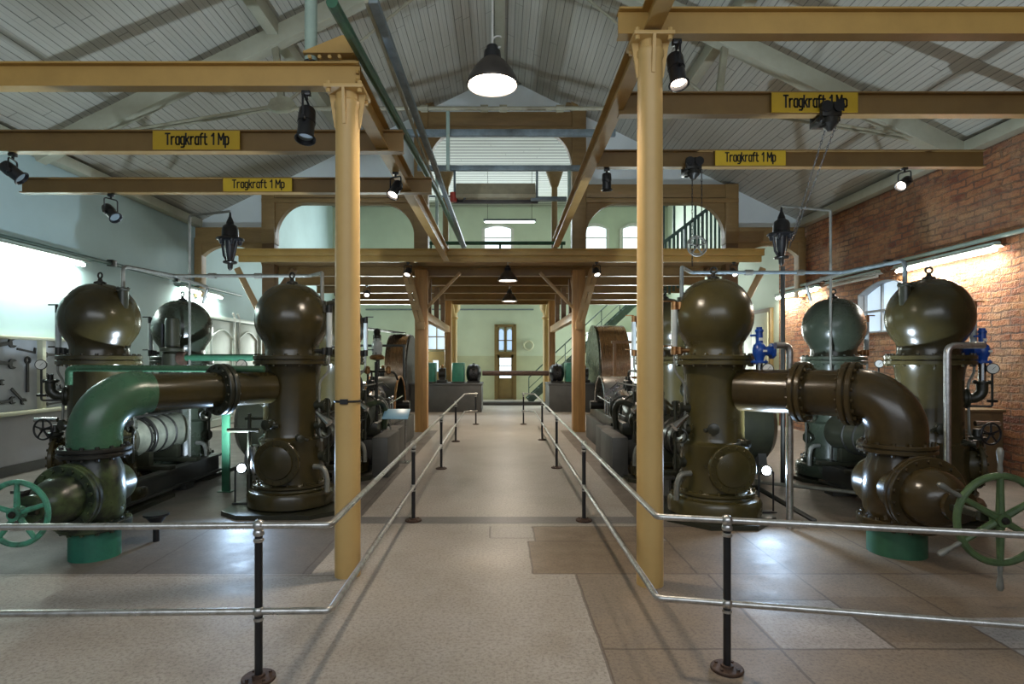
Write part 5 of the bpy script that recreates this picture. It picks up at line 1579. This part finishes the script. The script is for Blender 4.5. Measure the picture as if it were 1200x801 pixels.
generator('dark bearing next to the left flywheel on the plinth', -4.1, 'bearing')
generator('black motor at the aisle end of the right rear plinth', 1.98, 'motor')
generator('teal machine case on the right rear plinth behind the post', 2.48, 'case')
generator('dark bearing with oil cup on the right rear plinth beside the flywheel', 2.95, 'bearing')
tag(MB().cyl((-0.62, 20.3, zc), (1.70, 20.3, zc), 0.085, seg=20).build('line_shaft', 'rust'), 'thick brown shaft crossing the aisle between the rear machines', 'shaft')
# rear step
tag(MB().box(-2.5, 2.4, 22.6, 23.2, 0, 0.12, 0.01).build('floor_step', 'greyconc'), 'low bluish step across the rear of the aisle', 'step', None, 'structure')

# ------------------------------------------------------------------ hanging lamps
def pendant(label, loc, D, power, far, cord):
    t = thing('pendant_lamp', label, 'pendant lamp', loc, 0, 'dark enamel pendant lamps')
    r = D / 2
    mb = MB()
    outer = [(r, 0.0), (r * 1.01, 0.01), (r * 0.96, 0.05), (r * 0.80, D * 0.26), (r * 0.52, D * 0.44), (r * 0.36, D * 0.50), (r * 0.34, D * 0.52)]
    inner = [(q[0] * 0.97 - 0.003, q[1] - 0.004) for q in reversed(outer[:-1])]
    rings = [mb.ring(Vector((0, 0, z)), Vector((1, 0, 0)), Vector((0, 1, 0)), max(rr, 0.002), 40) for rr, z in outer[::-1] + inner[::-1]]
    mb.skin(rings, False)
    mb.build('shade', 'shade', t, 60)
    MB().lathe([(r * 0.35, D * 0.50), (r * 0.32, D * 0.66), (r * 0.24, D * 0.68), (r * 0.22, D * 0.76), (r * 0.1, D * 0.80)], seg=20).build('lamp_holder', 'black', t)
    MB().lathe([(0.002, 0.010), (r * 0.88, 0.016), (r * 0.90, 0.03), (r * 0.70, 0.09), (r * 0.3, D * 0.40)], seg=32).build('bulb_glow', 'bulb' if not far else 'bulb_far', t)
    mb = MB()
    mb.tube([(0, 0, D * 0.78), (0.004, 0, cord * 0.4), (-0.004, 0, cord * 0.7), (0, 0, cord)], 0.010, 8)
    mb.torus((0.05, 0, D * 0.85), (0, 1, 0), 0.05, 0.008, 16, 6, -2.0, 2.2)
    mb.build('cord', 'hose', t)
    lamp('pendant_light', 'SPOT', (0, 0, 0.008), power, (1.0, 0.86, 0.70), r * 0.7, None, (0, 0, -1), 2.7, t)
    return t
p1 = P(577, 100, 5.1)
pendant('big dark enamel pendant lamp glowing high in the middle of the hall', (p1.x, p1.y, p1.z), 0.45, 190, False, AZ - 0.28 - p1.z)
p2 = P(595, 329, 13.9)
pendant('nearer small pendant lamp hanging under the gallery edge beam', (p2.x, 13.9, p2.z), 0.47, 240, True, 4.10 - p2.z)
p3 = P(597, 353, 17.3)
pendant('farther small pendant lamp hanging deep under the gallery', (p3.x, 17.3, p3.z), 0.46, 240, True, 4.10 - p3.z)

# ------------------------------------------------------------------ fluorescent wall lamps
def fluoro(label, x, y0, y1, z, s, power, color):
    on = power > 0
    t = thing('fluorescent_lamp', label, 'fluorescent lamp', (x, (y0 + y1) / 2, z), 0, 'fluorescent lamps along the walls')
    h = (y1 - y0) / 2
    mb = MB()
    mb.prism([(-0.05, 0.03), (0.05, 0.03), (0.05, 0.07), (0.03, 0.085), (-0.03, 0.085), (-0.05, 0.07)], (0, -h, 0), (1, 0, 0), (0, 0, 1), (0, 2 * h, 0))
    mb.build('batten', 'palegreen', t)
    mb = MB()
    mb.prism([(-0.10, 0.005), (-0.05, 0.034), (0.05, 0.034), (0.10, 0.005), (0.105, 0.008), (0.055, 0.042), (-0.055, 0.042), (-0.105, 0.008)], (0, -h, 0), (1, 0, 0), (0, 0, 1), (0, 2 * h, 0))
    mb.build('reflector', 'white', t)
    MB().cyl((0, -h + 0.03, -0.030), (0, h - 0.03, -0.030), 0.030, seg=12).build('tube', 'tube' if on else 'white', t)
    for y in (-h * 0.6, h * 0.6):
        MB().bar((0, y, 0.08), (s * abs(WX - abs(x)) if s < 0 else (WX - x), y, 0.12), 0.03, 0.03).build('bracket', 'bluegrey', t)
    if on:
        lamp('tube_light', 'AREA', (0, 0, -0.066), power, color, 0.06, 2 * h - 0.1, (0, 0, -1), None, t)
    return t
fc = (0.88, 1.0, 0.90)
fw = (1.0, 0.94, 0.82)
fluoro('left wall fluorescent lamp at the picture edge, nearest the camera', -7.33, 8.15, 10.25, 3.46, -1, 38, fc)
fluoro('left wall fluorescent lamp above the white double door end', -7.33, 13.4, 15.3, 3.42, -1, 30, fc)
fluoro('brightest brick wall fluorescent lamp above the outer right dome', 7.33, 8.55, 10.75, 3.42, 1, 44, fw)
fluoro('unlit middle brick wall fluorescent lamp above the arched window', 7.33, 11.25, 13.0, 3.42, 1, 0, fw)
fluoro('farthest brick wall fluorescent lamp over the wall corner', 7.33, 13.4, 15.4, 3.42, 1, 40, fw)
for s in (-1, 1):
    t = thing('conduit_pipe', 'grey green conduit pipe along the %s wall carrying the fluorescent lamps' % ('left' if s < 0 else 'brick'), 'pipe', (s * 7.36, 10, 3.58))
    MB().cyl((0, -8, 0), (0, 6.5 if s < 0 else 5.2, 0), 0.035, seg=10).build('pipe', 'palegreen' if s > 0 else 'stairgreen', t)
    mb = MB()
    for y in (-5, -2.4, 1.0, 3.2):
        mb.box(-0.06, 0.06, y - 0.06, y + 0.06, -0.05, 0.07, 0.01)
    mb.build('junction_box', 'iron', t)
t = thing('fluorescent_lamp', 'fluorescent lamp hung on two wires in the upper rear hall', 'fluorescent lamp', (0.35, 21.0, 6.78))
MB().box(-0.95, 0.95, -0.05, 0.05, 0.0, 0.08, 0.01).build('batten', 'bluegrey', t)
MB().cyl((-0.9, 0, -0.03), (0.9, 0, -0.03), 0.02, seg=8).build('tube', 'tube', t)
for x in (-0.8, 0.8):
    MB().cyl((x, 0, 0.08), (x, 0, 1.83), 0.008, seg=6).build('wire', 'iron', t)

# ------------------------------------------------------------------ arc lamps on tall thin poles
def arc_lamp(s, xp, yp, xl, zt):
    side = 'left' if s < 0 else 'right'
    t = thing('lamp_pole', 'tall thin galvanised pole with a side arm behind the %s vessels' % side, 'pole', (xp, yp, 0))
    MB().tube([(0, 0, 0.0), (0, 0, zt), (xl - xp, 0, zt + 0.06)], 0.018, 10, 0.03).build('pole', 'grey_pipe', t)
    MB().box(-0.06, 0.06, -0.06, 0.06, 0, 0.012).build('foot', 'grey_pipe', t)
    t = thing('arc_lamp', 'dark bell shaped old arc lamp hanging from the %s pole arm' % side, 'lamp', (xl, yp, zt + 0.045), 0, 'old arc lamps')
    MB().lathe([(0.012, 0.0), (0.018, -0.06), (0.05, -0.14), (0.055, -0.17), (0.095, -0.20), (0.11, -0.24), (0.115, -0.34), (0.12, -0.36)], seg=20).build('hood', 'black', t)
    MB().lathe([(0.12, -0.35), (0.185, -0.375), (0.19, -0.395), (0.11, -0.41)], seg=22).build('collar', 'black', t)
    mb = MB()
    for k in range(5):
        a = 2 * PI * k / 5 + 0.3
        c = Vector((0.13 * math.cos(a), 0.13 * math.sin(a), -0.37))
        mb.lathe([(0.03, 0.0), (0.035, -0.03), (0.03, -0.07), (0.02, -0.1)], c, (0, 0, 1), 10)
    mb.tube([(-0.12, 0, -0.40), (-0.09, 0, -0.62), (-0.03, 0, -0.72)], 0.018, 8)
    mb.tube([(0.10, 0, -0.40), (0.05, 0, -0.62), (0.02, 0, -0.72)], 0.022, 8)
    mb.lathe([(0.075, -0.40), (0.07, -0.55), (0.05, -0.66), (0.045, -0.70)], (0, 0, 0), (0, 0, 1), 16)
    mb.build('mechanism', 'black', t)
    mb = MB()
    mb.lathe([(0.09, -0.70), (0.10, -0.715), (0.09, -0.73), (0.04, -0.74), (0.035, -0.80), (0.015, -0.83)], seg=18)
    mb.build('globe_holder', 'iron', t)
arc_lamp(-1, -4.44, 8.3, -3.86, 3.82)
arc_lamp(1, 4.70, 8.25, 4.0, 3.88)
tag(MB().tube([(4.02, 8.25, 3.08), (4.02, 8.25, 0.0)], 0.030, 10).build('stand_pipe', 'iron'), 'dark upright pipe below the right arc lamp', 'pipe')

# ------------------------------------------------------------------ spotlights
def par(label, loc, aim, L=0.30, r=0.085, lit=False, clamp=0.10, power=30):
    t = thing('stage_spotlight', label, 'spotlight', loc, 0, 'black stage spotlights')
    a = Vector(aim).normalized()
    _, u, v = frame(a)
    mb = MB()
    prof = [(r * 0.45, -L * 0.50), (r * 0.84, -L * 0.48), (r * 0.94, -L * 0.42), (r * 0.98, -L * 0.20), (r, -L * 0.05), (r * 0.92, -L * 0.04), (r * 0.92, L * 0.40), (r * 1.02, L * 0.41), (r * 1.02, L * 0.46)]
    mb.lathe(prof + [(r * 0.95, L * 0.46), (r * 0.85, L * 0.36)], (0, 0, 0), a, 22)
    mb.torus(a * L * 0.47, a, r * 1.08, 0.008, 22, 6)
    mb.build('can', 'black', t)
    MB().cyl(a * (L * 0.365), a * (L * 0.375), r * 0.84, seg=20).build('lens', 'par' if lit else 'bluegrey', t)
    mb = MB()
    hz = clamp + r * 1.4
    mb.tube([u * r * 1.25, u * r * 1.25 + Vector((0, 0, hz)), u * -r * 1.25 + Vector((0, 0, hz)), u * -r * 1.25], 0.009, 6, 0.03)
    for k in (-1, 1):
        mb.cyl(u * (k * r * 0.9), u * (k * r * 1.45), 0.02, seg=8)
    mb.build('yoke', 'black', t)
    mb = MB()
    mb.cyl((0, 0, hz), (0, 0, hz + 0.05), 0.014, seg=8)
    mb.box(-0.035, 0.035, -0.025, 0.025, hz + 0.03, hz + 0.07, 0.006)
    mb.build('clamp', 'black', t)
    if lit:
        lamp('spot_light', 'SPOT', a * (L * 0.5), power, (1.0, 0.84, 0.66), 0.05, None, a, 0.9, t)
    return t
def under(px, Y, z, hz):
    """hang point: x from the picture column, under a beam at height z"""
    return ((px - VX) / F * Y, Y, z - hz)
R1 = 0.085
par('large black spotlight under the nearest left crane beam', under(359, LY, ZL0, 0.289), (0.03, -0.30, -1), 0.30, 0.072)
par('large lit black spotlight under the nearest right crane beam', under(793, RY2, ZR0, 0.259), (0.05, -0.28, -1), 0.28, 0.068, True, 0.075)
par('black spotlight tilted sideways under the farthest left crane beam', under(130, 7.63, 3.94, 0.248), (0.75, -0.3, -0.7), 0.26, 0.070, False, 0.08)
par('black box spotlight at the left edge under the second left beam', under(15, 6.13, 3.94, 0.20), (0.7, 0.2, -0.6), 0.22, 0.07, False, 0.03)
par('lit black spotlight under the far end of the left girder', (-1.235, 6.86, 3.985 - 0.216), (-0.25, -0.5, -0.8), 0.22, 0.062, True, 0.06)
par('black spotlight hanging upright above the right arch, beside the right girder', (1.377, 7.49, 4.23 - 0.178), (0.02, 0.05, -1), 0.22, 0.062, False, 0.022)
par('lit white faced spotlight near the brick wall under the farthest right beam', under(1060, 7.49, 4.23, 0.19), (-0.75, -0.35, -0.55), 0.20, 0.062, True, 0.05)
par('small lit spotlight left of the aisle under the gallery edge beam', (-2.08, 13.1, 3.97 - 0.228), (-0.15, -0.55, -0.8), 0.20, 0.07, True, 0.06, 70)
par('small lit spotlight right of the aisle under the gallery edge beam', (2.18, 13.1, 3.97 - 0.228), (0.1, -0.55, -0.8), 0.20, 0.07, True, 0.06, 70)
par('small lit spotlight under the gallery edge above the inner right dome', (5.28, 13.1, 3.97 - 0.228), (0.1, -0.7, -0.6), 0.20, 0.07, True, 0.06)
par('small black spotlight under the left gallery part behind the left column', (-3.74, 16.3, 3.857 - 0.228), (0.1, -0.7, -0.6), 0.20, 0.07, True, 0.06)

# ------------------------------------------------------------------ chain hoists on the right
def chain(mb, p0, p1, r=0.012):
    p0, p1 = Vector(p0), Vector(p1)
    L = (p1 - p0).length
    n = min(int(L / 0.05), 60)
    a, u, v = frame(p1 - p0)
    for k in range(n):
        c = p0.lerp(p1, (k + 0.5) / n)
        w = u if k % 2 else v
        o = [c + a * (0.036 * math.cos(t)) + w * (0.009 * math.sin(t)) for t in (0, PI / 3, 2 * PI / 3, PI, 4 * PI / 3, 5 * PI / 3)]
        mb.tube(o, 0.0035, 5, 0, True)
def hoist(label, px, y, z0, tips, dy=-0.10):
    x = (px - VX) / F * y
    t = thing('chain_hoist', label, 'hoist', (x, y, z0), 0, 'chain hoists on the right crane beams')
    mb = MB()
    mb.box(-0.10, 0.10, dy - 0.03, dy + 0.03, -0.05, 0.10, 0.015)
    mb.box(-0.10, 0.10, 0.08, 0.12, -0.05, 0.10, 0.015)
    mb.box(-0.10, 0.10, dy, 0.12, -0.09, -0.03, 0.01)
    mb.build('trolley', 'iron', t)
    mb = MB()
    for k in (-0.06, 0.06):
        mb.cyl((k, dy - 0.05, 0.045), (k, dy + 0.0, 0.045), 0.055, seg=18)
    mb.build('trolley_wheel', 'black', t)
    mb = MB()
    mb.lathe([(0.02, 0.03), (0.08, 0.0), (0.08, -0.05), (0.02, -0.12)], (0, dy + 0.02, -0.06), (0, 0, 1), 14)
    mb.torus((-0.10, dy, -0.10), (0, 1, 0), 0.045, 0.016, 14, 6, 0, 5)
    mb.build('hook_block', 'iron', t)
    for k, (a, b) in enumerate(tips):
        mb = MB()
        chain(mb, a, b)
        mb.build('chain', 'ink', t)
    return t
e = P(925, 290, 8.0) - Vector(((967 - VX) / F * 5.88, 5.88, 4.22))
hoist('black chain hoist over the load sign, its chain drawn aside to the arc lamp', 967, 5.88, 4.22, (((-0.04, -0.1, -0.12), tuple(e)), ((0.08, -0.1, -0.05), tuple(e + Vector((0.05, 0, 0.1))))))
hx = (810 - VX) / F * 7.49
hoist('black chain hoist left of the farthest load sign with a small hanging wheel', 810, 7.49, 4.23, (((-0.02, -0.1, -0.15), (-0.02, -0.1, -1.28)), ((0.10, -0.1, -0.05), (0.10, -0.1, -1.0))))
t = thing('chain_sheave', 'small spoked wheel hanging on the hoist chain above the inner right dome', 'wheel', (hx + 0.03, 7.36, 3.20))
hand_wheel('wheel', 'grey_pipe', t, (0, 0, 0), (0.1, -1, 0), 0.125, 0.012, 5, 0.02)
MB().torus((0, 0, 0), (0.1, -1, 0), 0.10, 0.006, 24, 6).build('rope_groove', 'grey_pipe', t)

# ------------------------------------------------------------------ floodlights on the floor
def flood(label, loc, aim):
    t = thing('floodlight', label, 'floodlight', (loc[0], loc[1], 0), 0, 'cold white floodlights on the floor')
    a = Vector(aim).normalized()
    c = Vector((0, 0, loc[2]))
    mb = MB()
    mb.lathe([(0.03, -0.12), (0.055, -0.10), (0.06, 0.0), (0.066, 0.01), (0.06, 0.016)], c, a, 20)
    mb.build('housing', 'black', t)
    MB().lathe([(0.054, 0.012), (0.04, 0.022), (0.002, 0.026)], c, a, 20).build('lens', 'flood', t)
    mb = MB()
    mb.box(-0.10, 0.10, -0.05, 0.05, 0.05, 0.065, 0.004)
    mb.tube([(0.08, 0, 0.055), (0.08, 0, loc[2] - 0.02), (0.06, 0, loc[2])], 0.010, 6)
    mb.tube([(-0.08, 0, 0.055), (-0.08, 0, loc[2] - 0.02), (-0.06, 0, loc[2])], 0.010, 6)
    mb.build('bracket', 'black', t)
    lamp('flood_light', 'SPOT', c + a * 0.07, 30, (0.50, 0.72, 1.0), 0.04, None, (a.x, a.y, 0.3), 2.6, t)
    lamp('flood_up_light', 'SPOT', c + Vector((0, 0, 0.10)), 235, (0.70, 0.85, 1.0), 0.04, None, (loc[0] * 0.06, 0.5, 1), 2.75, t)
    return t
flood('cold white floodlight at the foot of the inner left vessel', (-3.07, 6.9, 0.47), (0.1, -1, 0.12))
flood('cold white floodlight at the foot of the inner right vessel', (2.98, 6.5, 0.517), (-0.1, -1, 0.12))

# ------------------------------------------------------------------ wrench board on the left wall
BX = -WX
t = thing('tool_board', 'cream framed grey tool board full of spanners on the left wall', 'tool board', (BX, 8.6, 0.95))
MB().box(0.0, 0.03, -1.7, 1.75, 0.0, 1.12).build('backboard', 'board', t)
mb = MB()
mb.box(0.0, 0.14, -1.75, 1.80, 1.12, 1.17, 0.006)
mb.box(0.0, 0.14, -1.75, 1.80, -0.04, 0.02, 0.006)
mb.box(0.0, 0.14, 1.74, 1.80, 0.0, 1.13, 0.006)
mb.box(0.0, 0.12, 0.76, 0.84, 0.0, 1.13, 0.006)
mb.box(0.0, 0.12, -0.9, -0.84, 0.0, 1.13, 0.006)
mb.box(0.03, 0.05, 0.84, 0.62, 0.15, 0.19) if False else None
mb.build('frame', 'ivory', t)

def spanner(label, y, z, ang, L, w, kind='open'):
    """flat forged spanner hung on the board"""
    mb = MB()
    h = w * 0.55
    hw = w * 1.3
    def head(cx, sgn):
        pts = []
        for k in range(13):
            a = math.radians(40 + 280 * k / 12)
            pts.append((cx + sgn * hw * math.cos(a), hw * math.sin(a)))
        pts += [(cx - sgn * hw * 0.15, -hw * 0.42), (cx - sgn * hw * 0.15, hw * 0.42)]
        return pts
    mb.prism([(-L / 2, -h), (L / 2, -h * 0.8), (L / 2, h * 0.8), (-L / 2, h)], (0, 0, 0), (1, 0, 0), (0, 1, 0), (0, 0, 0.02))
    if kind in ('open', 'double'):
        mb.prism(head(L / 2 + hw * 0.5, 1), (0, 0, -0.003), (1, 0, 0), (0, 1, 0), (0, 0, 0.026))
    if kind == 'double':
        mb.prism(head(-L / 2 - hw * 0.5, -1), (0, 0, -0.003), (1, 0, 0), (0, 1, 0), (0, 0, 0.026))
    if kind == 'ring':
        mb.torus((L / 2 + hw * 0.7, 0, 0.01), (0, 0, 1), hw * 0.75, hw * 0.32, 20, 6)
    if kind == 'crank':
        mb.prism([(L / 2 - h, -h), (L / 2 + h, -h), (L / 2 + h, w * 2.6), (L / 2 - h, w * 2.6)], (0, 0, 0), (1, 0, 0), (0, 1, 0), (0, 0, 0.02))
    o = mb.build('spanner', 'ink')
    m = Matrix(((0, 0, 1), (1, 0, 0), (0, 1, 0))).to_4x4() @ Matrix.Rotation(ang, 4, 'Z')
    m.translation = Vector((BX + 0.04, y, z))
    o.matrix_world = m
    tag(o, label, 'spanner', 'spanners on the tool board')
sp = [('large open spanner, topmost at the left edge of the tool board', 8.62, 1.98, 0.15, 0.42, 0.060, 'open'),
      ('large open spanner second from the top at the board edge', 8.62, 1.72, -0.1, 0.42, 0.060, 'open'),
      ('curved hook spanner near the board top beside the divider', 9.12, 1.90, -0.15, 0.34, 0.030, 'crank'),
      ('upright ring spanner hanging in the middle of the board', 9.15, 1.48, PI / 2, 0.46, 0.045, 'ring'),
      ('slanting spanner low on the board left of the upright ring spanner', 8.95, 1.22, -0.75, 0.28, 0.040, 'open'),
      ('open spanner lying lowest at the board edge', 8.66, 1.12, 0.1, 0.36, 0.046, 'open'),
      ('small spanner at the board edge in mid height', 8.55, 1.42, 0.0, 0.22, 0.035, 'open'),
      ('long straight bar spanner topmost right of the divider', 9.80, 1.84, 0.0, 0.55, 0.040, 'double'),
      ('short slanting spanner right of the divider in mid height', 9.62, 1.46, -0.55, 0.26, 0.040, 'open'),
      ('bent crank spanner right of the divider', 9.70, 1.22, 0.35, 0.32, 0.026, 'crank'),
      ('long bar spanner lying along the bottom right of the board', 9.85, 1.04, 0.04, 0.60, 0.026, 'double')]
for a in sp:
    spanner(*a)

# brown cabinet with wire mesh against the brick wall
t = thing('mesh_cabinet', 'brown cabinet with a wire mesh front against the brick wall', 'cabinet', (7.08, 8.95, 0))
MB().box(-0.40, 0.38, -0.35, 0.40, 0.03, 0.98, 0.01).build('carcass', 'box_brown', t)
MB().box(-0.42, 0.40, -0.38, 0.42, 0.98, 1.02, 0.006).build('top', 'box_brown', t)
mb = MB()
for k in range(9):
    mb.box(-0.30 + 0.05 * k - 0.004, -0.30 + 0.05 * k + 0.004, -0.362, -0.35, 0.12, 0.72)
for k in range(13):
    mb.box(-0.32, 0.12, -0.362, -0.35, 0.12 + 0.05 * k - 0.004, 0.12 + 0.05 * k + 0.004)
mb.build('wire_mesh', 'grey_pipe', t)
mb = MB()
for a in (-0.35, 0.33):
    for b in (-0.3, 0.35):
        mb.box(a - 0.03, a + 0.03, b - 0.03, b + 0.03, 0, 0.04)
mb.build('feet', 'black', t)
